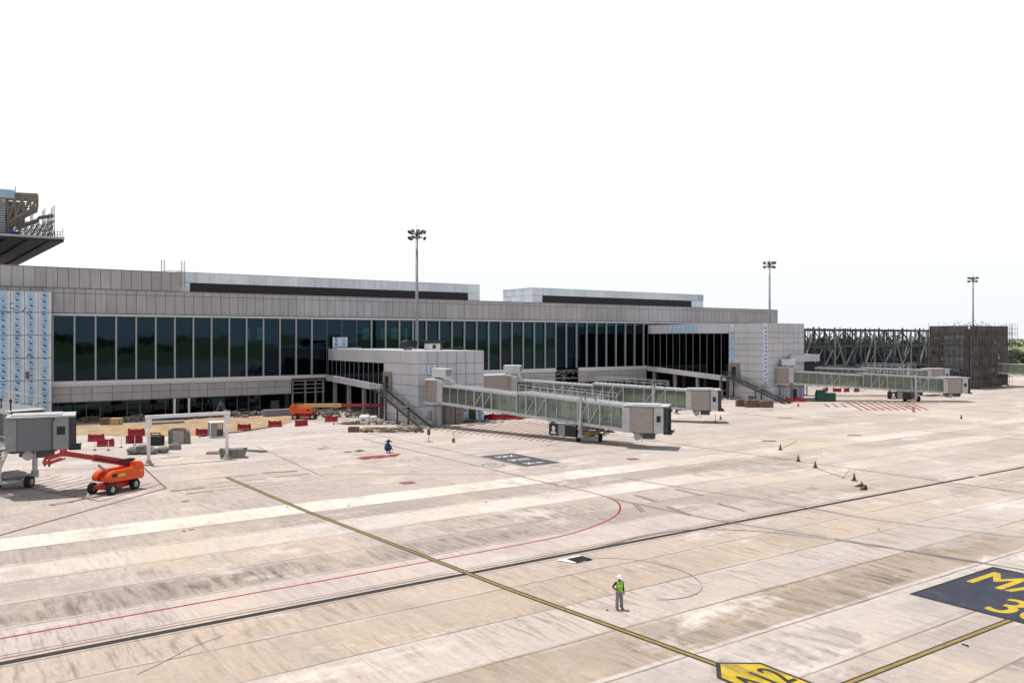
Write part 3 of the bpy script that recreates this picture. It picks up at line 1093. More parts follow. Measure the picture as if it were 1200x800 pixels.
# glazing bays
US0, BAY = 20.87, 3.205
for i in range(-9, 43):
    u0 = US0 + BAY * (i - 1)
    u1 = u0 + BAY
    if u0 > 153.4:
        break
    mb = MB()
    t1, t2 = RN.uniform(-.012, .012), RN.uniform(-.02, .02)
    y_ = lambda sx, sz: FW + .13 + sx * t1 + sz * t2
    mb.add([(u0 + .02, y_(-1, -1), 6.95), (u1 - .02, y_(1, -1), 6.95), (u1 - .02, y_(1, 1), 17.79), (u0 + .02, y_(-1, 1), 17.79),
            (u0 + .02, y_(-1, -1) + .03, 6.95), (u1 - .02, y_(1, -1) + .03, 6.95), (u1 - .02, y_(1, 1) + .03, 17.79), (u0 + .02, y_(-1, 1) + .03, 17.79)],
           [(0, 1, 2, 3), (7, 6, 5, 4), (0, 4, 5, 1), (1, 5, 6, 2), (2, 6, 7, 3), (3, 7, 4, 0)])
    g = mb.build('window', G_term, term, True)
    mb = MB()
    for z in (8.6, 12.1, 15.3):
        mb.box(u0 + .05, u1 - .05, FW + .205, FW + .255, z - .035, z + .035)
    mb.build('transom', M_steel, g, True)
    mb = MB()
    if i in (14, 15, 16):
        mb.box(u1 - .05, u1 + .05, FW + .0, FW + .2, 6.95, 17.8)
        mb.build('mullion', M_steelgrey, g, True)
    else:
        mb.box(u1 - .125, u1 + .125, FW - .28, FW + .1, 6.95, 17.8)
        mb.build('mullion', M_mull, g, True)
# sill trim and fascia, with the unfinished gaps
mb = MB()
mb2 = MB()
mb3 = MB()
gaps = [(UL, 58.4), (79.5, 123.4), (130.4, 153.4)]
for a, b in gaps:
    mb.prism_yz([(FW - .30, 6.0), (FW - .42, 6.45), (FW - .30, 6.92), (FW + .1, 6.92), (FW + .1, 6.0)], a, b)
    mb2.box(a, b, FW + .0, FW + .35, 3.45, 5.98)
    panel_x(mb3, a, b, 3.42, 5.97, FW, max(1, round((b - a) / 3.205)), [4.75])
    mb3.box(a, b, FW, FW + 2.2, 3.36, 3.41)
mb.box(58.4, 65.6, FW - .15, FW + .1, 6.3, 6.92)
mb.build('sill_trim', M_trim, term, True)
mb2.build('fascia_backing', M_joint, term, True)
mb3.build('fascia_cladding', M_clad2 if False else M_clad, term, True)
# bare block wall and lintels where fascia is still missing
mb = MB()
for z in (3.4, 4.2, 5.0, 5.7):
    mb.box(58.6, 65.4, FW + .2, FW + .45, z, z + .16)
for u in (58.9, 61.5, 63.6, 65.2):
    mb.box(u - .16, u + .16, FW + .5, FW + .85, 0.02, 6.2)
for k in range(7):
    for j in range(12):
        if RN.random() < .8:
            mb.box(63.3 + .02, 65.4, FW + 1.0, FW + 1.3, .03 + j * .5, .03 + j * .5 + .44)
mb.build('bare_frame', M_concrete, term, True)
mb = MB()
for k in range(30):
    u = RN.uniform(123.6, 130)
    z = RN.uniform(4.4, 6.4)
    mb.bar((u, FW + .1, z), (u + RN.uniform(-1.5, 1.5), FW + .4, z + RN.uniform(-.3, .5)), .1)
mb.box(123.6, 130.3, FW + .2, FW + .5, 4.3, 4.5)
mb.build('bare_frame', M_concrete, term, True)
# ground-floor glazing
k = 0
u = UL
while u < 152:
    a, b = u, u + 6.41
    k += 1
    if not (56 < (a + b) / 2 < 80 or 120 < (a + b) / 2 < 131):
        mb = MB()
        mb.box(a + .05, b - .05, FW + 1.9, FW + 1.95, 0.12, 3.34)
        g = mb.build('shopfront_window', G_term, term, True)
        mb = MB()
        for x in (a, a + 2.1, a + 4.2, b):
            mb.box(x - .05, x + .05, FW + 1.8, FW + 1.89, 0.02, 3.35)
        mb.box(a, b, FW + 1.96, FW + 2.02, 2.2, 2.28)
        mb.build('frame', M_steelgrey, g, True)
    u += 6.41
for p in (204.5, 221.5):
    u = uo(p, FW + .3)
    mb = MB()
    mb.box(u - .16, u + .16, FW + .2, FW + .52, 0.02, 3.35)
    mb.build('white_post', M_white, term, True)
# things on the floor behind the ground-floor glass
for k in range(40):
    u = RN.uniform(12, 58)
    w = RN.uniform(162, 172)
    mb = MB()
    mb.box(u, u + RN.uniform(.4, 2.2), w, w + RN.uniform(.3, 1), .05, RN.uniform(.4, 2.4))
    mb.build('stored_crate', M_concrete, term, True)

# rooftop plant screens
def monitor(u0, u1, w0, ubl, ubr, depth, ztop, zmid, sidefilm):
    mb = MB()
    mb.box(u0 + .1, u1 - .1, w0 + .1, w0 + depth, 22.36, ztop - .08)
    body = mb.build('plant_screen', M_joint, term, True)
    mb = MB()
    n = int((u1 - u0) / 3.2)
    panel_x(mb, u0, u1, zmid, ztop, w0 + .1, n, [], 0.05)
    panel_x(mb, u0, ubl, 22.36, zmid - .02, w0 + .1, 1, [], 0.05)
    panel_x(mb, ubr, u1, 22.36, zmid - .02, w0 + .1, 1, [], 0.05)
    panel_y(mb, w0, w0 + depth, zmid, ztop, u0 + .1, max(2, int(depth / 1.6)), [], 0.05)
    panel_y(mb, w0, w0 + depth, 22.36, zmid - .02, u0 + .1, max(2, int(depth / 1.6)), [], 0.05)
    mb.box(u0 - .02, u1 + .02, w0 - .02, w0 + depth, ztop, ztop + .06)
    mb.build('screen_cladding', M_silver, body, True)
    mb = MB()
    mb.box(ubl + .1, ubr - .1, w0 - .02, w0 + .08, 22.4, zmid - .06)
    z = 22.5
    while z < zmid - .1:
        mb.box(ubl + .1, ubr - .1, w0 - .06, w0 - .03, z, z + .07)
        z += .16
    mb.build('louvre_band', M_louvre, body, True)


monitor(38.0, 103.6, 159.5, 40.2, 100.4, 12.0, 26.15, 24.25, False)
monitor(119.6, 179.4, 161.0, 122.6, 174.6, 12.5, 26.15, 24.4, True)
mb = MB()
mb.box(177.2, 179.3, 160.9, 160.95, 24.6, 26.0)
mb.build('blue_film_patch', M_bluefilm, term, True)
# roof access ladders above the step in the parapet
for u in (34.9, 38.3):
    mb = MB()
    for d in (-.28, .28):
        mb.tube((u + d, FW - .16, 23.2 if u > 36 else 25.9), (u + d, FW - .16, 28.0), .05, 6)
    z = 23.4 if u > 36 else 26.0
    while z < 27.9:
        mb.tube((u - .28, FW - .16, z), (u + .28, FW - .16, z), .03, 5)
        z += .35
    mb.build('roof_ladder', M_scaf, term, True)
mb = MB()
mb.tube((35.2, FW - .1, 26.1), (38.3, FW - .1, 26.2), .05, 6)
mb.build('roof_rail', M_scaf, term, True)


def film_x(mb, u0, u1, z0, z1, w, ncol, pitch=1.0, rows=None):
    """protective film with printed blue marks; wall facing -y. slots: film, stripe, ink, tape"""
    cw = (u1 - u0) / ncol
    hz = rows or [z0, z1]
    for i in range(ncol):
        a = u0 + cw * i
        for za, zb in zip(hz, hz[1:]):
            mb.box(a + .03, a + cw - .03, w - .05, w, za + .03, zb - .03, 0)
        mb.box(a + cw * .18, a + cw * .78, w - .056, w - .051, z0 + .1, z1 - .1, 1)
        z = z0 + .4 + .17 * (i % 3)
        while z < z1 - .5:
            q = cw * .48 + a + .05 * math.sin(z * 3) + RN.uniform(-.06, .06)
            if RN.random() < .1:
                z += pitch
                continue
            r = .26 + .03 * math.sin(z * 7 + i)
            vs = []
            for k in range(8):
                t = k * math.pi / 4
                ex, ez = r * 1.15 * math.cos(t), r * .62 * math.sin(t)
                vs.append((q + ex * .83 + ez * .55, w - .061, z + .05 - ex * .55 + ez * .83))
            mb.add(vs, [tuple(range(8))], 2)
            mb.add([(q - .35, w - .0605, z + .48), (q + .3, w - .0605, z + .48), (q + .3, w - .0605, z + .56), (q - .35, w - .0605, z + .56)], [(0, 1, 2, 3)], 2)
            z += pitch


# film-wrapped stair core at the left
core = thing('stair_core', 'stair tower wrapped in pale film printed with rows of blue marks', 'stair tower', (13, 155.5, 0))
mb = MB()
mb.box(0, 17.3, 155.06, FW - .6, 0.02, 21.7)
mb.build('wall', M_joint, core, True)
mb = MB()
film_x(mb, 9.6 - 1.92 * 3, 17.3, 0.2, 21.7, 155.05, 7, 1.02, [0.2, 3.6, 7.3, 10.9, 14.6, 18.3, 21.7])
for (u, z, a) in ((11.6, 19.6, .3), (11.7, 18.9, -.3), (13.4, 18.6, .9), (14.1, 18.0, -.8), (12.6, 14.5, .2), (14.0, 11.3, .7), (13.2, 10.9, -.2), (11.2, 18.2, .1)):
    mb.bar((u - .3, 154.985, z - .3 * a), (u + .3, 154.985, z + .5 * a), .02, .16, 3)
for z in (3.6, 7.3, 10.9, 14.6, 18.3):
    mb.box(4, 17.2, 154.985, 154.992, z - .06, z + .04, 3)
mb.box(13.6, 14.1, 154.90, 154.98, 7.6, 8.7, 3)
mb.build('film_panel', [M_film, M_filmstripe, M_filmink, M_tape], core, True)

# flat film boards leaning on the facade above pier roof
mb = MB()
film_x(mb, 66.7, 69.9, 12.3, 14.3, FW - .5, 2, .5)
film_x(mb, 66.7, 72.9, 11.2, 12.25, FW - .5, 4, .5)
o = mb.build('film_board', [M_film, M_filmstripe, M_filmink, M_tape], None)
tag(o, 'stepped pale blue film boards fixed on the glass above the nearer pier roof', 'panel')

# ------------------------------------------------------------------ boarding piers
def steel_stair(parent, u0, u1, w_top, w_bot, z_top, world=True):
    """external steel flight running toward -y along a wall; with landings"""
    n = 26
    wm0, wm1 = w_top - 2.0, w_bot
    mb = MB()
    run = wm0 - wm1
    zf = lambda w: z_top * (w - wm1) / run
    for u in (u0, u1):
        mb.bar((u, wm0, z_top - .12), (u, wm1, .02), .10, .42)
        mb.bar((u, w_top, z_top - .12), (u, wm0, z_top - .12), .10, .36)
    mb.build('stringer', M_steel, parent, world)
    mb = MB()
    for i in range(n):
        w = wm0 - run * (i + .5) / n
        mb.box(u0 + .05, u1 - .05, w - .16, w + .16, zf(w) - .03, zf(w) + .03)
    mb.build('tread', M_steel, parent, world)
    mb = MB()
    mb.box(u0 - .1, u1, wm0, w_top, z_top - .1, z_top + .02)
    zm = zf(wm0 - run * .48)
    mb.box(u0 + .04, u1 - .04, wm0 - run * .54, wm0 - run * .46, zm - .02, zm + .10)
    mb.build('landing', M_steelgrey, parent, world)
    mb = MB()
    for u in (u0, u1):
        for h in (1.05, .55):
            mb.tube((u, w_top, z_top + h), (u, wm0, z_top + h), .04, 6)
            mb.tube((u, wm0, z_top + h), (u, wm1, h), .04, 6)
        for i in range(9):
            w = wm0 - run * i / 8
            mb.tube((u, w, zf(w)), (u, w, zf(w) + 1.05), .035, 6)
        for w in (w_top, (w_top + wm0) / 2):
            mb.tube((u, w, z_top), (u, w, z_top + 1.05), .035, 6)
    mb.build('handrail', M_steel, parent, world)
    for (w, z) in ((w_top - .1, z_top - .1), (wm0, z_top - .1), (wm0 - run * .5, z_top * .5 - .2)):
        for u in (u0 - .02, u1 + .02):
            mb = MB()
            mb.box(u - .11, u + .11, w - .11, w + .11, .02, z)
            mb.build('post', M_steel, parent, world)


def pier(label, u0, u1, w0, w1, ztop, wsolid, zg_top, zr0, zr1, stair_w, zdoor, front_rows, left_rows, filmcfg):
    """boarding pier: clad front block, glazed sloping walkway back to the terminal"""
    t = thing('boarding_pier', label, 'pier', ((u0 + u1) / 2, (w0 + wsolid) / 2, 0))
    mb = MB()
    # core of the front block, solid behind the doorway
    mb.box(u0 + .1, u1 - .1, w0 + .1, wsolid, 0.02, ztop - .1)
    mb.build('wall', M_joint, t, True)
    mb = MB()
    mb.box(u0 + .08, u1 - .08, w0 + .08, w1 - .7, ztop - .09, ztop)
    mb.build('roof', M_clad2, t, True)
    mb = MB()
    nfront = max(4, round((u1 - u0) / 1.82))
    panel_x(mb, u0, u1, 3.0, ztop, w0 + .1, nfront, front_rows)
    panel_y(mb, w0, wsolid, 0.05, ztop, u0 + .1, 2, left_rows)
    panel_x(mb, u1 - .12, u1, 3.0, ztop, w0 + .1, 1, [])
    mb.box(u1 - .1, u1, w0, wsolid, 0.05, ztop)
    # upper band beside the walkway
    panel_y(mb, wsolid, w1 - .6, zg_top, ztop, u0 + .1, 5, [], .03)
    mb.box(u1 - .1, u1, wsolid, w1 - .6, zr0, ztop)
    mb.build('cladding', M_clad2, t, True)
    # walkway: floor slopes from zr0 (terminal) to zr1 (front)
    zf = lambda w: zr1 + (zr0 - zr1) * (w - wsolid) / (w1 - wsolid)
    mb = MB()
    a, b = wsolid - 0.2, w1 - .5
    th = 1.15
    vs = []
    for u in (u0 - .35, u0 + .25):
        vs += [(u, a, zf(a) - th), (u, b, zf(b) - th), (u, b, zf(b)), (u, a, zf(a))]
    mb.add(vs, [(0, 3, 2, 1), (4, 5, 6, 7), (0, 1, 5, 4), (1, 2, 6, 5), (2, 3, 7, 6), (3, 0, 4, 7)])
    mb.build('ramp_fascia', M_clad2, t, True)
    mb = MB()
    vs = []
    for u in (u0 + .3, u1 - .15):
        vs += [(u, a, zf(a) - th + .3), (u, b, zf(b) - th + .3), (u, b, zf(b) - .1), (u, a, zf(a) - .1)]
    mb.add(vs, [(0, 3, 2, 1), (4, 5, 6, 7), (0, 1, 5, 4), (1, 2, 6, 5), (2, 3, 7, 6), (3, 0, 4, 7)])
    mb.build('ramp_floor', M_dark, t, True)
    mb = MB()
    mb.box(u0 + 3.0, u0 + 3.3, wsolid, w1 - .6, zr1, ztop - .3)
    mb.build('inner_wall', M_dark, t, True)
    nb = 12
    for i in range(nb):
        wa = wsolid + (w1 - .6 - wsolid) * i / nb
        wb = wsolid + (w1 - .6 - wsolid) * (i + 1) / nb
        mb = MB()
        x0, x1 = u0 + .10, u0 + .14
        mb.add([(x0, wa + .02, zf(wa) + .02), (x0, wb - .02, zf(wb) + .02), (x0, wb - .02, zg_top - .03), (x0, wa + .02, zg_top - .03),
                (x1, wa + .02, zf(wa) + .02), (x1, wb - .02, zf(wb) + .02), (x1, wb - .02, zg_top - .03), (x1, wa + .02, zg_top - .03)],
               [(0, 3, 2, 1), (4, 5, 6, 7), (0, 1, 5, 4), (1, 2, 6, 5), (2, 3, 7, 6), (3, 0, 4, 7)])
        g = mb.build('window', G_pier, t, True)
        mb = MB()
        mb.box(u0 - .0, u0 + .09, wb - .07, wb + .07, zf(wb), zg_top - .02)
        mb.build('mullion', M_steelgrey, g, True)
    # balustrade inside the glass
    mb = MB()
    vs = []
    for u in (u0 + .3, u0 + .36):
        vs += [(u, a, zf(a)), (u, b, zf(b)), (u, b, zf(b) + 1.5), (u, a, zf(a) + 1.5)]
    mb.add(vs, [(0, 3, 2, 1), (4, 5, 6, 7), (0, 1, 5, 4), (1, 2, 6, 5), (2, 3, 7, 6), (3, 0, 4, 7)])
    mb.build('balustrade', mat('smoked_balustrade', (0.16, 0.17, 0.17), 0.4), t, True)
    # columns and dark undercroft
    for i in range(4):
        w = wsolid + 3 + i * (w1 - wsolid - 5) / 3
        for u in (u0 + .9, u1 - 1.2):
            mb = MB()
            mb.box(u - .3, u + .3, w - .3, w + .3, .02, zf(w) - th + .3)
            mb.build('column', M_concrete, t, True)
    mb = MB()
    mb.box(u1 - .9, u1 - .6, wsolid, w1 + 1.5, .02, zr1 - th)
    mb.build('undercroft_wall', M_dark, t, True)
    # side door and steel stair
    mb = MB()
    mb.box(u0 - .16, u0 - .04, wsolid - 3.2, wsolid - .05, zdoor, zdoor + 2.95)
    d = mb.build('door_surround', M_brownlight, t, True)
    mb = MB()
    mb.box(u0 - .22, u0 - .165, wsolid - 2.2, wsolid - 1.0, zdoor + .05, zdoor + 2.15)
    mb.build('door', M_black, d, True)
    st = thing('steel_stair', filmcfg['stair'], 'stair', (u0 - 1.3, stair_w[1], 0))
    steel_stair(st, u0 - 2.4, u0 - .45, wsolid + .2, stair_w[1], zdoor)
    # film-wrapped ground storey of the front with a black sheet painting the doorway's dark
    ud0, ud1 = filmcfg['door']
    mb = MB()
    uf = filmcfg['film_from']
    if ud0 > uf:
        film_x(mb, uf, ud0 - .1, .1, 2.95, w0 + .1, 2, .62)
    film_x(mb, ud1 + .1, u1, .1, 2.95, w0 + .1, 1, .62)
    mb.box(ud0 - .1, ud1 + .1, w0 + .05, w0 + .1, 2.5, 2.95, 0)
    mb.box(u0, uf, w0 + .04, w0 + .1, .05, 2.97, 0)
    mb.build('film_panel', [M_film, M_filmstripe, M_filmink, M_tape], t, True)
    mb = MB()
    mb.box(ud0 - .1, ud0, w0 - .02, w0 + .09, .03, 2.5)
    mb.box(ud1, ud1 + .1, w0 - .02, w0 + .09, .03, 2.5)
    mb.box(ud0 - .1, ud1 + .1, w0 - .02, w0 + .09, 2.5, 2.6)
    f_ = mb.build('door_frame', M_trim, t, True)
    mb = MB()
    mb.box(ud0 + .02, ud1 - .02, w0 + .05, w0 + .09, .03, 2.48)
    mb.build('door', M_black, f_, True)
    return t


p1 = pier('smaller grey boarding pier with two dark units on its roof', 65.7, 78.4, 119.5, FW, 12.0, 132.0, 9.75, 6.9, 5.95,
          (131, 114.0), 5.4, [4.6, 6.3, 8.1, 9.9], [1.2, 2.95, 4.65, 6.35, 8.05, 9.85],
          dict(door=(75.3, 76.8), film_from=73.6, stair='dark steel stair against the smaller pier, below its glazed walkway'))
mb = MB()
film_x(mb, 67.3, 68.9, 8.15, 9.85, 119.40, 1, .8)
mb.build('film_patch', [M_film, M_bluefilm, M_filmink, M_tape], p1, True)

U2 = 153.3
p2 = pier('taller pale boarding pier with dark glass side and strips of blue film', U2, 166.4, 118.9, FW, 17.42, 129.9, 15.2, 6.9, 5.2,
          (129, 112.5), 5.3, [4.6, 6.3, 8.0, 9.7, 11.3, 12.9, 14.2, 15.35], [1.6, 3.2, 4.9, 6.6, 8.3, 9.95, 11.3, 12.75, 14.05, 15.3],
          dict(door=(162.2, 163.8), film_from=161.4, stair='dark steel stair against the taller pier, behind the brown wrapped stacks'))
mb = MB()
for i in range(7):
    mb.box(U2 - .02, U2 + .035, 139.8 + i * 1.35, 140.9 + i * 1.35, 15.4, 17.2, 0)
mb.box(U2 - .02, U2 + .035, 128.3, 129.4, 8.6, 15.2, 0)
mb.box(U2 - .02, U2 + .035, 128.3, 129.4, 15.4, 17.3, 1)
mb.box(U2 - .02, U2 + .035, 118.95, 120.0, 4.0, 17.3, 1)
for i in range(15):
    z = 4.3 + i * .86
    w = 119.45 + RN.uniform(-.15, .15)
    mb.bar((U2 - .03, w - .25, z + .12), (U2 - .03, w + .25, z - .12), .02, .25, 2)
    if i < 13:
        mb.bar((U2 - .03, 128.9 - .3, 8.9 + i * .62 + .1), (U2 - .03, 128.9 + .2, 8.9 + i * .62 - .05), .02, .09, 2)
mb.build('film_patch', [M_bluefilm, M_film, M_filmink], p2, True)
mb = MB()
mb.box(160.5, 171.3, 118.2, 122.5, 8.7, 10.15)
mb.box(160.4, 171.4, 118.1, 122.6, 10.16, 10.28)
mb.build('vestibule', M_clad2, p2, True)
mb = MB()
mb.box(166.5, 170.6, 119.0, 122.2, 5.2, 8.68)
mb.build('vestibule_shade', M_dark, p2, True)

# lockers and cabinets against the smaller pier
def cabinet(w, d, h, m, nm, label, loc, group=None):
    t = thing(nm, label, 'cabinet', loc, 0, group)
    mb = MB()
    mb.bbox((0, 0, .08), (w, d, h - .08), .03)
    mb.box(-w / 2 + .05, w / 2 - .05, -d / 2 + .05, d / 2 - .05, 0.0, .08)
    mb.build('body', m, t)
    for s in (-1, 1):
        mb = MB()
        mb.box(s * w / 4 - w / 4 + .05, s * w / 4 + w / 4 - .05, -d / 2 - .03, -d / 2 - .002, .16, h - .1)
        dr = mb.build('door', m, t)
        mb = MB()
        mb.box(s * .12 - .03, s * .12 + .03, -d / 2 - .07, -d / 2 - .032, h * .45, h * .55)
        mb.build('handle', M_steel, dr)


cabinet(1.7, .9, 4.1, M_brownlight, 'steel_locker', 'taller brown steel locker standing against the smaller pier', (71.1, 118.8, 0))
cabinet(1.55, .9, 3.1, M_brownlight, 'steel_locker', 'shorter brown steel locker between the taller locker and the film wrapped wall', (72.85, 118.8, 0))

# units on the smaller pier's roof
t = thing('rooftop_unit', 'rounded black ventilation cowl on the smaller pier roof, left of the flat-topped unit', 'vent', (71.0, 133.0, 12.0))
mb = MB()
mb.lathe([(.75, .0), (.75, .5), (.8, .55)], n=18)
mb.build('base', M_steelgrey, t, smooth=False)
mb = MB()
mb.prism_xz([(-1.25, .55), (1.3, .55), (1.45, 1.55), (.9, 1.75), (-.3, 1.75), (-1.0, 1.45)], -.9, .9)
mb.build('cowl', M_black, t)
t = thing('rooftop_unit', 'flat-topped black and white air handling unit on the smaller pier roof', 'air unit', (74.9, 131.0, 12.0))
mb = MB()
mb.bbox((0, 0, 0), (2.4, 1.6, 1.2), .04)
mb.build('casing', M_white, t)
mb = MB()
mb.bbox((-.1, -.1, 1.21), (3.5, 2.6, .5), .06)
mb.build('hood', M_black, t)
mb = MB()
mb.tube((-.1, -.82, .6), (-.1, -.87, .6), .38, 14)
mb.box(1.25, 1.9, -.5, .5, 0, .9)
mb.build('fan', M_steel, t)
mb = MB()
for i in range(5):
    mb.tube((0, 0, .12), (4.2, -1.0, .35 + .05 * i), .06, 6)
o = solo(mb, 'duct_run', M_steel, 'thin dark duct lying on the smaller pier roof behind the parapet', 'duct', (76.5, 130.5, 12.0))

# ------------------------------------------------------------------ boarding bridges
def jet_bridge(label, rot, cab, zr, zc, cabyaw, stair_side=1, grey=False, ac=True, group='boarding bridges along the piers', bog=0.76, railing=True):
    d = Vector((cab[0] - rot[0], cab[1] - rot[1]))
    L = d.length
    yaw = math.atan2(d.y, d.x)
    t = thing('boarding_bridge', label, 'boarding bridge', (rot[0], rot[1], 0), yaw, group)
    zf = lambda x: zr + (zc - zr) * x / L
    # rotunda
    mb = MB()
    mb.lathe([(1.95, zr - .25), (1.95, zr + 3.15)], n=28)
    for i in range(28):
        a = 2 * math.pi * i / 28
        mb.bar((1.97 * math.cos(a), 1.97 * math.sin(a), zr - .2), (1.97 * math.cos(a), 1.97 * math.sin(a), zr + 3.1), .08)
    r_ = mb.build('rotunda', M_beige, t)
    mb = MB()
    mb.lathe([(2.15, zr + 3.16), (2.15, zr + 3.38), (.3, zr + 3.5)], n=28)
    mb.lathe([(2.1, zr - .55), (2.1, zr - .26)], n=28)
    mb.build('roof_cap', M_jbwhite, r_)
    mb = MB()
    mb.bbox((1.75, 0, zr - .2), (1.1, 3.1, 3.35), .05)
    mb.build('rotunda_portal', M_jbwhite, t)
    mb = MB()
    mb.lathe([(.95, .02), (.95, .25), (.55, .3), (.55, zr - 1.0), (.9, zr - .6)], n=20)
    mb.build('support_column', M_galv, t, smooth=False)
    mb = MB()
    mb.tube((.9, -.7, .05), (.9, -.7, zr - .6), .16, 10)
    mb.tube((-.2, -.95, .05), (-.2, -.95, zr - .5), .08, 8)
    mb.bbox((-1.15, -.75, .9), (.7, .35, 1.6), .03)
    mb.build('service_riser', M_galv, t)
    if ac:
        mb = MB()
        mb.bbox((1.3, -.4, zr + 3.75), (3.0, 1.7, 1.35), .05)
        for x in (.2, 2.4):
            mb.box(x - .08, x + .08, -1.0, .2, zr + 3.3, zr + 3.76)
        a_ = mb.build('air_conditioner', M_trim, t)
        mb = MB()
        for i in range(7):
            mb.box(2.805, 2.84, -1.05, .25, zr + 3.95 + i * .15, zr + 4.02 + i * .15)
        mb.build('grille', M_steel, a_)

    def section(nm, x0, x1, w, h, diag):
        mb = MB()
        y = w / 2
        for s in (-1, 1):
            mb.sbox(x0, x1, s * y - .11, s * y + .11, -.42, .02, zf)
            mb.sbox(x0, x1, s * y - .10, s * y + .10, h - .08, h + .14, zf)
            n = max(3, round((x1 - x0) / 1.75))
            for i in range(n + 1):
                x = x0 + (x1 - x0) * i / n
                x = min(max(x, x0 + .08), x1 - .08)
                big = i in (0, n) or i in diag or (i - 1) in diag
                q = .065 if big else .03
                if big:
                    mb.box(x - q, x + q, s * y - .12, s * y + .12, zf(x) - .3, zf(x) + h)
                else:
                    mb.box(x - q, x + q, s * y - .06, s * y + .06, zf(x) - .0, zf(x) + h)
            for i in diag:
                xa = x0 + (x1 - x0) * i / n
                xb = x0 + (x1 - x0) * (i + 1) / n
                mb.bar((xa, s * (y + .05), zf(xa) + .0), (xb, s * (y + .05), zf(xb) + h - .05), .08, .10)
        mb.sbox(x0, x1, -y + .1, y - .1, -.38, -.05, zf)
        fr = mb.build(nm, M_jbwhite, t)
        mb = MB()
        mb.sbox(x0 - .05, x1 + .05, -y - .06, y + .06, h + .15, h + .23, zf)
        k = int((x1 - x0) / .75)
        for i in range(k):
            x = x0 + .2 + i * .75
            mb.sbox(x, x + .12, -y - .04, y + .04, h + .235, h + .30, zf)
        mb.build('roof', M_jbroof, fr)
        mb = MB()
        for s in (-1, 1):
            mb.sbox(x0 + .05, x1 - .05, s * (y - .06) - .02, s * (y - .06) + .02, .04, h - .1, zf)
        mb.build('side_glazing', G_jb, fr)
        mb = MB()
        mb.sbox(x0 + .1, x1 - .1, -y + .2, y - .2, -.04, .0, zf)
        mb.build('floor', M_midgrey, fr)
        return fr

    xs, xo0, xo1 = 2.2, L * .46, L - 2.7
    section('inner_tunnel', xs, L * .60, 2.7, 2.45, (4, 5))
    n_out = max(3, round((xo1 - xo0) / 1.75))
    section('outer_tunnel', xo0, xo1, 3.3, 2.8, (1, 2, n_out - 4, n_out - 3))
    if railing:
        mb = MB()
        h0 = 2.8 + .3
        for s in (-1, 1):
            a, b = xo0 + .4, xo1 - (.6 if grey else 3.2)
            for hh in (.55, 1.05):
                mb.bar((a, s * 1.6, zf(a) + h0 + hh), (b, s * 1.6, zf(b) + h0 + hh), .06)
            n = int((b - a) / 1.3)
            for i in range(n + 1):
                x = a + (b - a) * i / n
                mb.bar((x, s * 1.6, zf(x) + h0), (x, s * 1.6, zf(x) + h0 + 1.05), .06)
        mb.build('roof_railing', M_jbwhite, t)
    # lift columns and wheel bogie
    xb = L * bog
    zt = zf(xb)
    for s in (-1, 1):
        mb = MB()
        mb.box(xb - .18, xb + .18, s * 2.0 - .17, s * 2.0 + .17, .95, zt + 3.45)
        lc = mb.build('lift_column', M_jbwhite, t)
        mb = MB()
        mb.box(xb - .26, xb + .26, s * 2.0 - .24, s * 2.0 + .24, .75, 1.4)
        mb.build('column_shoe', M_galv, lc)
    mb = MB()
    mb.box(xb - .3, xb + .3, -2.3, 2.3, zt - 1.0, zt - .48)
    mb.build('cross_beam', M_galv, t)
    steer = -(yaw + TH + math.pi / 2)
    Mb = Matrix.Translation((xb, 0, 0)) @ Matrix.Rotation(steer, 4, 'Z') @ Matrix.Translation((-xb, 0, 0))
    mb = MB()
    mb.bbox((xb, 0, .72), (.8, 4.4, .4), .06)
    mb.M = Mb
    mb.bbox((xb, 0, .26), (.55, 2.3, .45), .04)
    mb.tube((xb, -1.85, .55), (xb, 1.85, .55), .12, 10)
    bg = mb.build('wheel_bogie', M_galv, t)
    for s in (-1, 1):
        mb = MB()
        mb.M = Mb
        mb.tube((xb, s * 1.5 - .24, .56), (xb, s * 1.5 + .24, .56), .56, 22)
        mb.tube((xb, s * 1.5 - .26, .56), (xb, s * 1.5 + .26, .56), .26, 14, mi=1)
        mb.build('wheel', [M_rubber, M_galv], bg)
    mb = MB()
    mb.bbox((xb + .1, -.3, 1.13), (1.6, 2.2, .35), .05)
    mb.tube((xb - .9, -.5, 1.3), (xb - .9, .9, 1.3), .2, 10)
    mb.build('drive_motor', M_galv if grey else mat('ochre_drive_paint', (0.34, 0.19, 0.05), 0.6), t)
    # electrical box under the tunnel
    xe0, xe1 = xb - 5.6, xb - .9
    ze = zf(xe0) - .62
    mb = MB()
    mb.bbox(((xe0 + xe1) / 2, -1.2, ze - 1.75), (xe1 - xe0, 1.2, 1.6), .04)
    for x in (xe0 + .3, xe1 - .3):
        mb.box(x - .06, x + .06, -1.7, -.7, ze - .16, ze + .2)
    eb = mb.build('equipment_box', M_black, t)
    mb = MB()
    mx_ = xe0 + (xe1 - xe0) * .36
    mb.box(mx_, mx_ + 1.15, -1.85, -1.815, ze - 1.68, ze - .2)
    mb.build('grey_panel', M_midgrey, eb)
    mb = MB()
    lx = xe0 + .85
    n = 16
    mb.add([(lx + .30 * math.cos(k * 6.283 / n), -1.83, ze - .75 + .36 * math.sin(k * 6.283 / n)) for k in range(n)], [tuple(range(n))])
    mb.add([(lx - .5, -1.832, ze - 1.5), (lx + .5, -1.832, ze - 1.5), (lx + .35, -1.832, ze - 1.15), (lx - .35, -1.832, ze - 1.15)], [(0, 1, 2, 3)])
    mb.build('emblem', M_emblem, eb)
    mb = MB()
    for hh in (.0, .45):
        mb.bar((xe0, -1.86, ze + .05 + hh), (xe1, -1.86, ze + .05 + hh - .25), .07)
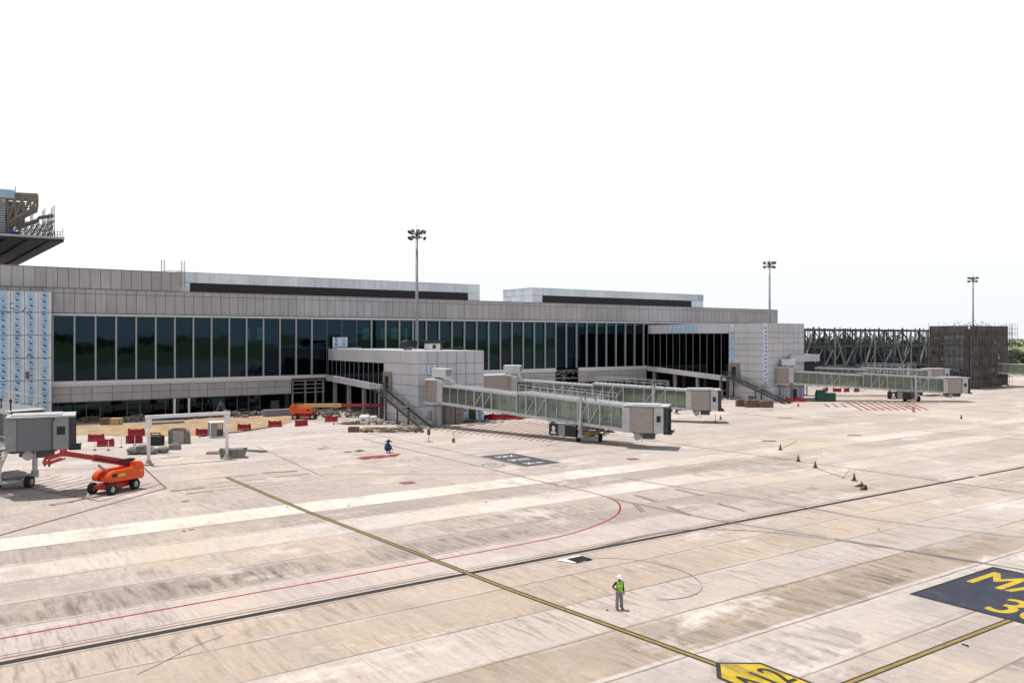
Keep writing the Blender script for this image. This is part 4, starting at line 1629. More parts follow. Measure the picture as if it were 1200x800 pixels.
    for i in range(4):
        x = xe0 + (xe1 - xe0) * i / 3
        mb.bar((x, -1.86, ze - .1), (x, -1.86, ze + .5), .06)
    mb.build('cable_tray', M_galv, t)
    # cab
    Mc = Matrix.Translation((L, 0, zc)) @ Matrix.Rotation(cabyaw, 4, 'Z') @ Matrix.Diagonal((.95, 1, .88, 1) if grey else (1, 1, 1, 1))
    mb = MB()
    mb.M = Mc
    ring = []
    for s in (1, -1):
        arc_ = []
        for k in range(9):
            a = math.pi * (k / 8)
            arc_.append((-.55 + 1.55 * -math.cos(a), s * (1.75 + .38 * math.sin(a))))
        ring += arc_ if s == -1 else list(reversed(arc_))
    ring = ring[9:] + ring[:9]
    mb.prism(ring, -.18, 3.05)
    for k in range(20):
        pass
    cb = mb.build('cab', M_greyshut if grey else M_beige, t)
    mw = M_cabgrey if grey else M_jbwhite
    mb = MB()
    mb.M = Mc
    mb.bbox((-2.55, 0, -.2), (.95, 3.6, 3.25), .04)
    mb.build('cab_portal', mw, cb)
    mb = MB()
    mb.M = Mc
    mb.bbox((1.6, 0, -.2), (1.2, 4.1, 3.3), .04)
    fp = mb.build('cab_front', mw, cb)
    mb = MB()
    mb.M = Mc
    for s in (-1, 1):
        mb.box(1.35, 1.85, s * 2.075 - .02, s * 2.075 + .02, 1.25, 2.05)
    mb.build('window', G_dark if False else M_black, fp)
    mb = MB()
    mb.M = Mc
    mb.prism([(-3.0, -1.75), (-2, -2.05), (2.2, -2.15), (2.75, -2.1), (2.75, 2.1), (2.2, 2.15), (-2, 2.05), (-3.0, 1.75)], 3.12, 3.28)
    mb.prism([(-2.6, -1.3), (1.6, -1.5), (1.6, 1.5), (-2.6, 1.3)], 3.285, 3.40)
    mb.build('cab_roof', M_jbroof, cb)
    mb = MB()
    mb.M = Mc
    for i in range(4):
        x = 2.22 + i * .14
        g_ = .03 * (i % 2)
        mb.box(x, x + .12, -2.0 + g_, -1.75, -.1, 3.1)
        mb.box(x, x + .12, 1.75, 2.0 - g_, -.1, 3.1)
        mb.box(x, x + .12, -1.75, 1.75, 2.85, 3.1 - g_)
    mb.build('bellows', M_bellows, cb)
    mb = MB()
    mb.M = Mc
    mb.box(2.2, 3.1, -1.95, 1.95, -.3, -.12)
    mb.box(3.1, 3.22, -1.95, 1.95, -.32, -.05)
    mb.build('bumper', M_rubber, cb)
    if grey:
        mb = MB()
        mb.M = Mc
        mb.box(.9, 2.15, -2.10, -2.07, -.1, 2.75)
        dr = mb.build('door', M_cabgrey, cb)
        mb = MB()
        mb.M = Mc
        mb.box(1.2, 1.9, -2.13, -2.102, 1.35, 2.2)
        mb.build('window', M_black, dr)
    mb = MB()
    mb.M = Mc
    mb.tube((-1.2, -1.3, -.75), (-1.2, 1.3, -.75), .48, 14)
    mb.bbox((.2, -.6, -1.0), (1.5, 1.5, .75), .05, 1)
    mb.box(-1.8, 1.2, -1.2, 1.2, -.42, -.2, 1)
    mb.tube((-.6, -1.5, -.3), (-.6, -1.5, -1.5), .05, 6)
    mb.build('leveller', [M_galv, M_steel], t)
    mb = MB()
    rr_ = random.Random(int(rot[0] * 7) % 97)
    for i in range(7):
        xa = xb + rr_.uniform(-1.5, 4.5)
        y = rr_.uniform(-1.5, 1.5)
        z = zf(xa) - rr_.uniform(.45, 1.3)
        mb.tube((xa, y, z), (xa + rr_.uniform(.8, 2.6), y + rr_.uniform(-.4, .4), z + rr_.uniform(-.2, .3)), rr_.uniform(.04, .11), 6)
    for i in range(5):
        xa = xb + rr_.uniform(-.5, 4)
        mb.bbox((xa, rr_.uniform(-1.4, 1.2), zf(xa) - rr_.uniform(.9, 1.2)), (rr_.uniform(.3, .8), rr_.uniform(.3, .8), rr_.uniform(.3, .6)), .03, rr_.choice((0, 1)))
    mb.build('undercarriage', [M_steel, M_galv], t)
    if grey:
        mb = MB()
        mb.bbox((xb + 1.0, -2.25, 1.35), (.7, .4, .85), .04)
        mb.build('control_box', M_barrier, t)
        mb = MB()
        for z_ in (.95, 1.3, 2.3, 3.0):
            mb.bar((xb - 3.2, -2.3, z_), (xb + 2.4, -2.3, z_), .09)
        for k in range(6):
            x = xb - 3.2 + k * 1.12
            mb.bar((x, -2.3, .95), (x, -2.3, 3.0), .08)
            if k < 5:
                mb.bar((x, -2.3, 1.3), (x + 1.12, -2.3, 2.3), .06)
        mb.box(xb - 3.2, xb + 2.6, -2.3, -.6, .9, .98)
        mb.build('bogie_frame', M_jbwhite, t)
    # looped supply cables under the tunnels
    mb = MB()
    for k in range(9):
        xa = 2.6 + k * (L * .5 - 3) / 9
        xc = xa + (L * .5 - 3) / 9
        prev = None
        for q in range(7):
            f_ = q / 6
            x = xa + (xc - xa) * f_
            p_ = (x, -.9, zf(x) - .45 - .45 * math.sin(math.pi * f_))
            if prev:
                mb.tube(prev, p_, .045, 5)
            prev = p_
    mb.build('hanging_cable', M_hose, t)
    mb = MB()
    mb.M = Mc
    for k in range(8):
        y = -1.9 + k * .48
        mb.box(3.222, 3.23, y, y + .24, -.3, -.07)
    mb.build('warning_stripe', M_yellow, cb)
    mb = MB()
    mb.tube((xb + .2, -1.2, zt + 3.0), (xb + .2, -1.2, zt + 3.9), .07, 8)
    mb.tube((xb + 1.9, -1.2, zf(xb + 1.9) + 3.0), (xb + 1.9, -1.2, zf(xb + 1.9) + 3.8), .07, 8)
    mb.ell((xb + .2, -1.2, zt + 4.0), (.14, .14, .2))
    mb.ell((xb + 1.9, -1.2, zf(xb + 1.9) + 3.9), (.14, .14, .2))
    mb.build('beacon', M_black, t)
    # service stair
    if stair_side:
        s = stair_side
        x0, x1 = xb + 3.3, xb + .3
        zt2 = zf(x0)
        mb = MB()
        y0 = s * 2.0
        mb.box(min(x0, x0 + 1.5), x0 + 1.5, min(y0, y0 + s * 1.1), max(y0, y0 + s * 1.1), zt2 - .12, zt2 - .04)
        for yy in (y0, y0 + s * 1.0):
            mb.bar((x0, yy, zt2 - .1), (x1, yy, .5), .06, .25)
            for hh in (.55, 1.0):
                mb.bar((x0, yy, zt2 - .1 + hh), (x1, yy, .5 + hh), .05)
            for hh in (.5, 1.0):
                mb.bar((x0, yy, zt2 + hh), (x0 + 1.5, yy, zt2 + hh), .05)
            for i in range(5):
                q = i / 4
                x = x0 + (x1 - x0) * q
                z = zt2 - .1 + (.6 - zt2) * q
                mb.bar((x, yy, z), (x, yy, z + 1.0), .05)
            mb.bar((x0 + 1.5, yy, zt2), (x0 + 1.5, yy, zt2 + 1.0), .05)
        for i in range(11):
            q = (i + .5) / 11
            x = x0 + (x1 - x0) * q
            z = zt2 - .1 + (.6 - zt2) * q
            mb.box(x - .14, x + .14, min(y0, y0 + s), max(y0, y0 + s), z - .02, z + .02)
        mb.build('service_stair', M_jbwhite, t)
    return t


jet_bridge('glass-sided boarding bridge in front, reaching from the smaller pier over red hatching', cam2w(-11.8, 133.5), cam2w(17.6, 108.2), 4.25, 2.25, rad(24), 1)
jet_bridge('boarding bridge partly hidden behind the front one, starting right of the smaller pier', cam2w(-1.0, 150), cam2w(32.3, 141), 4.2, 2.3, rad(6), 0)
jet_bridge('pale boarding bridge starting from the taller pier beside the green containers', cam2w(60.5, 188), cam2w(98.4, 186.5), 4.25, 2.1, rad(2), 0)
jet_bridge('boarding bridge seen over the roof of the pale one near the green containers', cam2w(71.5, 206), cam2w(104.5, 206), 4.3, 3.3, rad(2), 0)
jet_bridge('grey-cabbed boarding bridge at the left edge, beside the orange boom lift', cam2w(-75, 97.0), cam2w(-42.8, 76.4), 6.0, 4.3, rad(59), -1, True, True, bog=0.862)
jet_bridge('distant boarding bridge at the right edge, starting from the net-covered pier', cam2w(137.8, 242), cam2w(175, 222), 4.4, 2.4, rad(20), 0)

# corridor stub that links the smaller pier to the half-hidden bridge
t = thing('link_corridor', 'beige corridor box between the smaller pier and the half-hidden boarding bridge', 'corridor', (81.5, 124.5, 0))
mb = MB()
mb.bbox((82.0, 122.9, 4.2), (7.0, 3.0, 3.3), .05)
mb.build('wall', M_beige, t, True)
mb = MB()
mb.bbox((82.0, 122.9, 7.51), (7.2, 3.2, .2), .05)
mb.build('roof', M_trim, t, True)
for u in (80, 84.5):
    mb = MB()
    mb.box(u - .2, u + .2, 122.6, 123.0, .02, 4.2)
    mb.build('column', M_galv, t, True)

# ------------------------------------------------------------------ light masts
def mast(label, u, w, h=35.6):
    t = thing('light_mast', label, 'light mast', (u, w, 0), 0, 'apron light masts')
    mb = MB()
    mb.tube((0, 0, 0.02), (0, 0, h - 1.6), .42, 14, .24)
    mb.build('pole', M_pole, t, smooth=True)
    mb = MB()
    mb.tube((0, 0, h - 1.7), (0, 0, h - .4), .3, 12)
    n = 14
    for z, r in ((h - 1.4, 1.15), (h - .75, 1.15)):
        for i in range(n):
            a, b = 2 * math.pi * i / n, 2 * math.pi * (i + 1) / n
            mb.tube((r * math.cos(a), r * math.sin(a), z), (r * math.cos(b), r * math.sin(b), z), .05, 5)
        for i in range(0, n, 3):
            a = 2 * math.pi * i / n
            mb.tube((0, 0, z), (r * math.cos(a), r * math.sin(a), z), .05, 5)
    mb.tube((0, 0, h - .4), (0, 0, h + 1.6), .03, 5)
    mb.build('head_frame', M_steel, t)
    k = 0
    for z in (h - .35, h - 1.55):
        for a in (20, 75, 130, 200, 250, 300, 340):
            if z < h - 1 and a in (130, 20):
                continue
            a = rad(a - 90)
            mb = MB()
            mb.M = Matrix.Translation((1.6 * math.cos(a), 1.6 * math.sin(a), z)) @ Matrix.Rotation(a, 4, 'Z') @ Matrix.Rotation(rad(28), 4, 'Y')
            mb.bbox((0, 0, -.32), (.36, .78, .64), .08)
            mb.box(.181, .2, -.32, .32, -.25, .25, 1)
            mb.box(-.5, -.18, -.06, .06, -.06, .06)
            mb.build('floodlight', [M_black, M_midgrey], t)
    return t


mast('nearest and tallest looking light mast, rising behind the smaller pier', *cam2w(-19.0, 167))
mast('light mast rising behind the taller boarding pier', *cam2w(72.7, 236))
mast('farthest light mast, rising behind the net-covered pier', *cam2w(163.2, 296))

# ------------------------------------------------------------------ far pier under scaffolding
u0, u1, w0, w1, zt = 236.0, 258.2, 115.5, 157, 16.6
t = thing('unfinished_pier', 'unfinished pier wrapped in brown and grey debris netting at the far right', 'pier', (247, 120, 0))
mb = MB()
mb.box(u0 + 1.3, u1 - 1.3, w0 + 1.3, 126.5, 0.02, zt)
mb.build('wall', M_concrete, t, True)
sc_ = thing('scaffolding', 'tube scaffolding with debris nets around the unfinished far pier', 'scaffold', (247, 115, 0))
mb = MB()
mb.box(u0 + .1, u0 + .16, 116.2, 127.0, .3, zt + .9, 0)
mb.box(u0 + .02, u0 + .08, 117.3, 122.8, 5.5, zt - 1.7, 1)
mb.box(u0 + .02, u0 + .08, 116.3, 123.6, .4, 5.4, 2)
mb.box(u0 + .3, u1 - .1, w0 + .1, w0 + .16, .6, zt + .9, 0)
for i in range(26):
    z = RN.uniform(1, zt)
    if i % 2:
        w = RN.uniform(115.8, 126)
        mb.box(u0 - .02, u0 + .02, w, w + RN.uniform(.7, 2.0), z, z + RN.uniform(.5, 1.6), RN.choice((0, 1, 1)))
    else:
        u = RN.uniform(u0, u1 - 3)
        mb.box(u, u + RN.uniform(.8, 3.0), w0 + .04, w0 + .08, z, z + RN.uniform(.5, 1.6), RN.choice((0, 0, 1)))
mb.build('debris_net', [M_net, M_netgrey, M_netblue], sc_, True)
mb = MB()
for i in range(9):
    w = w0 + i * 1.45
    for u in (u0 - .1,):
        mb.tube((u, w, .02), (u, w, zt + RN.uniform(.6, 2.4)), .05, 5)
for i in range(14):
    u = u0 + i * 1.72
    mb.tube((u, w0 - .1, .02), (u, w0 - .1, zt + RN.uniform(.4, 2.4)), .05, 5)
for i in range(4):
    for w in (w0, w0 + 1.6, w0 + 3.2):
        mb.tube((u1 + 1 + i * 1.5, w, 5.5), (u1 + 1 + i * 1.5, w, zt + RN.uniform(.8, 2)), .05, 5)
for i in range(26):
    u = RN.uniform(u0, u1)
    mb.tube((u, w0 + RN.uniform(0, 8), zt), (u, w0 + RN.uniform(0, 8), zt + RN.uniform(.8, 2.6)), .05, 5)
for i in range(14):
    mb.tube((u0 - 1.0, w0 + i * .85, .02), (u0 - 1.0, w0 + i * .85, zt + RN.uniform(-1, 1.6)), .045, 5)
    mb.tube((u0 + i * 1.7, w0 - 1.0, .02), (u0 + i * 1.7, w0 - 1.0, zt + RN.uniform(-1, 1.6)), .045, 5)
mb.build('standard', M_scaf, sc_, True)
mb = MB()
for k in range(11):
    z = 1.2 + k * 1.55
    mb.tube((u0 - .12, w0 - .3, z), (u0 - .12, 127.2, z), .045, 5)
    mb.tube((u0 - .3, w0 - .12, z), (u1 + .3, w0 - .12, z), .045, 5)
    if z > 6:
        mb.tube((u1, w0 - .1, z), (u1 + 6, w0 - .1, z), .045, 5)
        mb.tube((u1, w0 + 3.2, z), (u1 + 6, w0 + 3.2, z), .045, 5)
mb.build('ledger', M_scaf, sc_, True)
mb = MB()
for z in (3.0, 6.1, 9.2, 12.3, 15.4):
    mb.box(u0 - 1.0, u0 - .15, w0, 127, z, z + .07)
    mb.box(u0, u1, w0 - 1.0, w0 - .15, z, z + .07)
for z in (6.5, 9.6, 12.7, 15.6):
    mb.box(u1 + .2, u1 + 5.6, w0, w0 + 3.1, z, z + .08)
mb.build('platform', M_plank, sc_, True)

# bare steel frame of the next concourse
fr = thing('unfinished_concourse', 'bare dark steel frame between the taller pier and the net-covered pier', 'steel frame', (205, 165, 0))
zb, zm, ztp = 4.7, 11.4, 16.7
NC = 25
for row, w in enumerate((158.0, 175.0)):
    ua, ub = (170.0, 304.0) if row == 0 else (190.0, 334.0)
    ncol = NC if row == 0 else NC + 2
    for i in range(ncol):
        u = ua + (ub - ua) * i / (ncol - 1)
        mb = MB()
        mb.box(u - .2, u + .2, w - .2, w + .2, .02, ztp + RN.uniform(.2, .9))
        mb.build('column', M_steelframe if i % 4 else M_steelpale, fr, True)
        if i < ncol - 1:
            v = ua + (ub - ua) * (i + 1) / (ncol - 1)
            mb = MB()
            a, b = (u, v) if i % 2 else (v, u)
            mb.bar((a, w - .02, zb), (b, w - .02, zm if i % 3 else ztp), .34, .34)
            mb.build('brace', M_steelpale if i % 3 == 0 else M_steelframe, fr, True)
            mb = MB()
            mb.bar((v if i % 2 else u, w + .3, zm), (u if i % 2 else v, w + .3, ztp), .26, .26)
            mb.build('brace', M_steelframe, fr, True)
            mb = MB()
            mb.box((u + v) / 2 - .12, (u + v) / 2 + .12, w - .1, w + .1, zm, ztp + RN.uniform(.3, 1.0))
            mb.build('stub_column', M_steelframe, fr, True)
    for z, h in ((zb, .6), (zm, .45), (ztp, .55)):
        mb = MB()
        mb.box(ua, ub, w - .16, w + .16, z - h / 2, z + h / 2)
        mb.build('beam', M_steelframe, fr, True)
mb = MB()
for i in range(26):
    u = 197 + 4 * i
    mb.box(u - .12, u + .12, 158.2, 174.8, ztp - .2, ztp + .2)
mb.build('rafter', M_steelframe, fr, True)
mb = MB()
mb.box(171, 303, 158.2, 174.8, zb - .35, zb - .05)
mb.build('deck', M_dark, fr, True)
mb = MB()
mb.box(171, 330, 176, 176.4, .02, 8.5)
mb.build('block_wall', M_dark, fr, True)
mb = MB()
for i in range(150):
    u = RN.uniform(172, 318)
    w = RN.uniform(160, 182)
    z = RN.uniform(4.4, 12)
    if RN.random() < .5:
        mb.tube((u, w, .1), (u, w, z + RN.uniform(0, 5)), .07, 5)
    else:
        mb.tube((u, w, z), (u + RN.uniform(2, 7), w, z + RN.uniform(-.3, .3)), .06, 5)
mb.build('falsework', M_steel, fr, True)
for i in range(22):
    u, w = RN.uniform(172, 312), RN.uniform(160, 173)
    mb = MB()
    mb.box(u, u + RN.uniform(1.5, 5), w, w + 2.5, zb, zb + RN.uniform(.6, 3.2))
    mb.build('stored_stack', M_steelframe if i % 3 else M_dark, fr, True)
mb = MB()
mb.bbox((222, 157.4, 4.9), (4, 1.2, 1.6), .05)
mb.build('site_cabin', M_clad2, fr, True)

# ------------------------------------------------------------------ roof of the departure hall, top left
def on_w(p, py, w):
    u = uo(p, w)
    Y = u * ST + w * CT
    return u, CAMH - (py - HORY) * Y / F


hall = thing('hall_roof', 'dark cantilevered roof slab of the departure hall above the top left of the terminal', 'roof', (8, 172, 0))
A = on_w(75, 278.3, 164)
zs_top = A[1]
ut = A[0]
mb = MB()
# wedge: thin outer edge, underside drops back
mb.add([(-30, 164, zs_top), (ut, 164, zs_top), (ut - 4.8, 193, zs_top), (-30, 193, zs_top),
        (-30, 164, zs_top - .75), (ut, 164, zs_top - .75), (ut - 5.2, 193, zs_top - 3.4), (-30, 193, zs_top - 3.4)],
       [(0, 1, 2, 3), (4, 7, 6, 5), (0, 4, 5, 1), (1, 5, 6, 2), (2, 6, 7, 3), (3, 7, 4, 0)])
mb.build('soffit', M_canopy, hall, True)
mb = MB()
mb.box(-30, ut + .08, 163.85, 163.97, zs_top - .35, zs_top + .05)
mb.build('edge_trim', M_galv, hall, True)
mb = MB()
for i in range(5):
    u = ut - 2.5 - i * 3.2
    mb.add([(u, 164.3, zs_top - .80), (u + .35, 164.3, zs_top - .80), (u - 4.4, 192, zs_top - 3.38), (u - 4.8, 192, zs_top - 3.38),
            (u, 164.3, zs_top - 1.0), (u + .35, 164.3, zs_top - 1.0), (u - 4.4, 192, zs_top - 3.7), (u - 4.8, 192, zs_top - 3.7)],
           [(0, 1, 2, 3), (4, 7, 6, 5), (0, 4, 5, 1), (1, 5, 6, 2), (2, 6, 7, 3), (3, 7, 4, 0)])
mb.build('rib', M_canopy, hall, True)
for u in (-18, -6, 2):
    mb = MB()
    mb.tube((u, 185, 22.5), (u, 185, zs_top - 1.6), .5, 12)
    mb.build('column', M_concrete, hall, True)
# upper roof truss (primed steel)
for wk in (171.0, 174.5, 178.0):
    mb = MB()
    k = 171.0 / wk
    du = (wk - 171) * .08
    P_ = lambda p, y: (on_w(p, y, 171.0)[0] + du, wk, on_w(p, y, 171.0)[1])
    top = [P_(p, 226.5 + .04 * p) for p in (-40, -30, -20, -10, 0, 9, 18, 27, 36, 44)]
    bot = [P_(-40, 272), P_(-30, 272), P_(-20, 270), P_(-10, 268), P_(0, 265), P_(9, 261), P_(18, 255.5), P_(27, 250), P_(36, 245.5), P_(44, 242)]
    for i in range(9):
        mb.bar(top[i], top[i + 1], .45, .45)
        mb.bar(bot[i], bot[i + 1], .35, .35)
        mb.bar(top[i], bot[i], .22)
        mb.bar(bot[i], top[i + 1], .2)
        m1 = [(a + b) / 2 for a, b in zip(top[i], bot[i])]
        m2 = [(a + b) / 2 for a, b in zip(top[i + 1], bot[i + 1])]
        mb.bar(m1, m2, .18)
    mb.bar(top[9], bot[9], .3)
    mb.build('roof_truss', M_tantruss, hall, True)
mb = MB()
a, b = P_(-40, 240), P_(30, 240)
za, zb_ = on_w(10, 246, 176)[1], on_w(10, 233, 176)[1]
mb.box(-30, on_w(30, 240, 178)[0], 179, 179.3, zs_top + 3.0, zb_)
mb.box(-30, on_w(16, 240, 178)[0], 178.6, 178.9, zs_top + .4, zs_top + 3.2)
mb.build('roof_infill', M_tantruss, hall, True)
mb = MB()
a, b = on_w(-30, 222, 170), on_w(17, 222, 170)
mb.box(-30, b[0], 169.7, 170, on_w(10, 232.5, 170)[1], on_w(10, 222.5, 170)[1])
mb.build('blue_cladding', M_bluefilm, hall, True)
mb = MB()
z = on_w(3, 272, 169.5)[1]
while z < on_w(3, 234, 169.5)[1]:
    mb.box(-4, on_w(6, 250, 169.5)[0], 169.2, 169.35, z, z + .22)
    z += .42
mb.build('louvre_slats', M_galv, hall, True)
mb = MB()
p = on_w(18, 219, 170)
mb.tube((p[0], 170, on_w(18, 226, 170)[1]), (p[0], 170, p[1]), .06, 5)
mb.build('aerial', M_steel, hall, True)
# scaffold on the slab
sf = thing('scaffolding', 'tube scaffold with slanting platforms on the departure hall roof slab, top left', 'scaffold', (10, 166, zs_top))
mb, mb2, mb3 = MB(), MB(), MB()
ztop_of = lambda p: on_w(p, 272 - (p - 8) * .36 if p < 62 else 252, 166.5)[1]
ps = (10, 17, 24, 31, 38, 45, 52, 58, 63)
for w in (165.2, 167.2, 169.2):
    for p in ps:
        u = on_w(p, 260, 166)[0]
        top = max(zs_top + 1.1, on_w(p, 268 - (p - 8) * .33, 166)[1]) + (1.3 if p in (38, 63, 52, 24) else .3)
        mb.tube((u, w, zs_top + .02), (u, w, top), .06, 5)
    uu = [on_w(p, 260, 166)[0] for p in ps]
    for k, z in enumerate((.6, 1.3, 2.1, 2.9, 3.7)):
        s_ = min(len(uu) - 2, k * 2)
        mb2.tube((uu[s_], w, zs_top + z), (uu[-1], w, zs_top + z), .05, 5)
    for i in range(len(uu) - 1):
        mb2.tube((uu[i], w, zs_top + .3), (uu[i + 1], w, zs_top + .7 + .38 * i), .05, 5)
        mb2.tube((uu[i], w, zs_top + .9 + .3 * i), (uu[i + 1], w, zs_top + .3), .05, 5)
mb.build('standard', M_scaf, sf, True)
mb2.build('ledger', M_scaf, sf, True)
ua, za = on_w(20, 265, 166)
ub, zb_ = on_w(45, 256, 166)
mb3.add([(ua, 165, za), (ub, 165, zb_), (ub, 169.4, zb_), (ua, 169.4, za), (ua, 165, za - .8), (ub, 165, zb_ - .8), (ub, 169.4, zb_ - .4), (ua, 169.4, za - .4)],
        [(0, 1, 2, 3), (4, 7, 6, 5), (0, 4, 5, 1), (1, 5, 6, 2), (2, 6, 7, 3), (3, 7, 4, 0)])
ua, za = on_w(45, 254, 166)
ub, zb_ = on_w(62, 251.5, 166)
mb3.add([(ua, 165, za), (ub, 165, zb_), (ub, 169.4, zb_), (ua, 169.4, za), (ua, 165, za - .6), (ub, 165, zb_ - .6), (ub, 169.4, zb_ - .2), (ua, 169.4, za - .2)],
        [(0, 1, 2, 3), (4, 7, 6, 5), (0, 4, 5, 1), (1, 5, 6, 2), (2, 6, 7, 3), (3, 7, 4, 0)])
mb3.build('platform', M_plank, sf, True)
mb = MB()
for h in (.5, 1.0):
    mb.tube((uu[-1], 165.2, zs_top + h), (ut - .1, 164.3, zs_top + h), .04, 5)
for k in range(4):
    u = uu[-1] + (ut - .1 - uu[-1]) * k / 3
    mb.tube((u, 164.6, zs_top), (u, 164.6, zs_top + 1.1 + .5 * (k == 3)), .05, 5)
mb.build('guard_rail', M_scaf, sf, True)
mb = MB()
mb.bbox((on_w(17, 275, 165)[0], 165.0, zs_top + .05), (1.6, .8, .55), .05)
solo(mb, 'tool_chest', M_blueshirt, 'small blue chest at the foot of the scaffold on the departure hall roof slab', 'chest', (0, 0, 0))

# ------------------------------------------------------------------ gantry
g = thing('height_gantry', 'white goalpost height gantry on two posts near the orange boom lift', 'gantry', (24.9, 99.35, 0))
for s in (-4.3, 4.3):
    mb = MB()
    mb.tube((s, 0, .45), (s, 0, 5.35), .19, 14)
    po = mb.build('post', M_whitepost, g, smooth=True)
    mb = MB()
    mb.lathe([(.58, .02), (.55, .18), (.36, .24), (.30, .5), (.2, .56)], s, 0, 8)
    mb.build('plinth', M_kerb, po)
mb = MB()
mb.box(-4.65, 4.65, -.2, .2, 5.18, 5.55)
mb.build('beam', M_whitepost, g)
mb = MB()
for s in (-4.3, 4.3):
    mb.box(s - .27, s + .27, -.27, .27, 4.15, 5.16)
mb.build('sleeve', M_whitepost, g)

# ------------------------------------------------------------------ boom lifts
def wheel_part(t, x, y, r, w):
    mb = MB()
    n = 24
    prof = [(r * .55, -w / 2), (r * .93, -w / 2), (r, -w / 2 + .06), (r, w / 2 - .06), (r * .93, w / 2), (r * .55, w / 2)]
    vs, fs = [], []
    for a, (rr, yy) in enumerate(prof):
        for i in range(n):
            th_ = 2 * math.pi * i / n
            vs.append((x + rr * math.cos(th_), y + yy, r + rr * math.sin(th_)))
    for a in range(len(prof) - 1):
        for i in range(n):
            j = (i + 1) % n
            fs.append((a * n + i, a * n + j, (a + 1) * n + j, (a + 1) * n + i))
    mb.add(vs, fs)
    for i in range(n):
        th_ = 2 * math.pi * i / n
        mb.bar((x + r * math.cos(th_), y - w / 2 + .03, r + r * math.sin(th_)), (x + r * math.cos(th_ + .12), y + w / 2 - .03, r + r * math.sin(th_ + .12)), .07, .05)
    wh = mb.build('wheel', M_rubber, t)
    mb = MB()
    mb.tube((x, y - w / 2 + .05, r), (x, y + w / 2 - .05, r), r * .56, 20)
    mb.tube((x, y - w / 2 - .02, r), (x, y + w / 2 + .02, r), r * .2, 10)
    mb.build('rim', M_rim, wh)


def boom_lift(label, loc, yaw, boomlen, rise, colbody, colboom, tipcol, group, turret=0.0, lettering=True, basket=True):
    t = thing('boom_lift', label, 'boom lift', loc, yaw, group)
    mb = MB()
    mb.bbox((0, 0, .42), (2.5, 1.5, .48), .08)
    mb.bbox((1.45, 0, .5), (.75, 1.2, .34), .05)
    mb.bbox((-1.45, 0, .5), (.75, 1.2, .34), .05)
    mb.tube((1.5, -1.1, .5), (1.5, 1.1, .5), .12, 8)
    mb.tube((-1.5, -1.1, .5), (-1.5, 1.1, .5), .12, 8)
    mb.lathe([(.62, .9), (.62, 1.06)], n=18)
    mb.build('chassis', M_red, t)
    for x in (-1.5, 1.5):
        for y in (-1.02, 1.02):
            wheel_part(t, x, y, .5, .42)
    Mt = Matrix.Rotation(turret, 4, 'Z')
    # turret: two rounded hoods either side of the boom and a heavy counterweight
    mb = MB()
    mb.M = Mt
    side = [(-1.75, 1.05), (-1.9, 1.3), (-1.9, 1.95), (-1.6, 2.1), (.7, 2.06), (1.25, 1.86), (1.5, 1.5), (1.45, 1.12), (1.2, 1.05)]
    mb.prism_xz(side, -1.15, -.38)
    mb.prism_xz(side, .38, 1.15)
    mb.prism_xz([(-2.3, 1.0), (-2.45, 1.3), (-2.4, 2.3), (-2.1, 2.62), (-1.4, 2.62), (-1.2, 1.06)], -1.12, 1.12)
    mb.box(-1.9, 1.2, -.37, .37, 1.06, 1.4)
    tb = mb.build('turret', colbody, t)
    bm = bmesh.new()
    bm.from_mesh(tb.data)
    bmesh.ops.bevel(bm, geom=[e for e in bm.edges if e.is_manifold and e.calc_face_angle(0) > .6], offset=.07, segments=2, affect='EDGES', clamp_overlap=True)
    bm.to_mesh(tb.data)
    bm.free()
    mb = MB()
    mb.M = Mt
    for s in (-1, 1):
        mb.box(.55, 1.05, s * 1.155 - .006, s * 1.155 + .006, 1.5, 1.82)
    mb.build('side_grille', M_black, tb)
    if lettering:
        mb = MB()
        mb.M = Mt
        for s in (-1, 1):
            mb.box(-.35, .42, s * 1.158 - .006, s * 1.158 + .006, 1.52, 1.74)
            mb.box(-2.2, -1.3, s * 1.128 - .006, s * 1.128 + .006, 1.72, 1.82)
        mb.build('yellow_lettering', M_yellow, tb)
    # boom, running to +x
    mb = MB()
    mb.M = Mt
    r0 = Vector((-1.7, 0, 2.38))
    r1 = Vector((-1.7 + boomlen * .55, 0, 2.38 + rise * .55))
    r2 = Vector((-1.7 + boomlen, 0, 2.38 + rise))
    mb.bar(r0, r1, .52, .62)
    bo = mb.build('boom', colboom, t)
    mb = MB()
    mb.M = Mt
    mb.bar(r0.lerp(r1, .4), r2, .38, .44)
    mb.build('boom_extension', tipcol, bo)
    mb = MB()
    mb.M = Mt
    mb.bar(r0 + Vector((.3, .33, -.05)), r1 + Vector((0, .33, -.05)), .1, .12)
    mb.bar(r0 + Vector((-.3, 0, .38)), r0 + Vector((1.6, 0, .36)), .7, .16)
    mb.build('hose_tray', M_rubber, bo)
    mb = MB()
    mb.M = Mt
    mb.tube((.0, 0, 1.3), (1.6, 0, 2.1 + rise * .3), .1, 10)
    mb.build('lift_cylinder', M_galv, t)
    # jib fork and work platform
    mb = MB()
    mb.M = Mt
    for s in (-.26, .26):
        mb.bar(r2 + Vector((-.1, s, 0)), r2 + Vector((1.55, s, -.32)), .10, .18)
        mb.bar(r2 + Vector((0, s, -.42)), r2 + Vector((1.5, s, -.72)), .08, .12)
    mb.bar(r2 + Vector((1.5, -.3, -.25)), r2 + Vector((1.5, -.3, -.95)), .14)
    mb.bar(r2 + Vector((1.5, .3, -.25)), r2 + Vector((1.5, .3, -.95)), .14)
    mb.bar(r2 + Vector((1.5, -.4, -.6)), r2 + Vector((1.5, .4, -.6)), .3)
    mb.bar(r2 + Vector((0, -.3, .05)), r2 + Vector((0, .3, .05)), .3, .6)
    mb.build('jib', tipcol, bo)
    return t


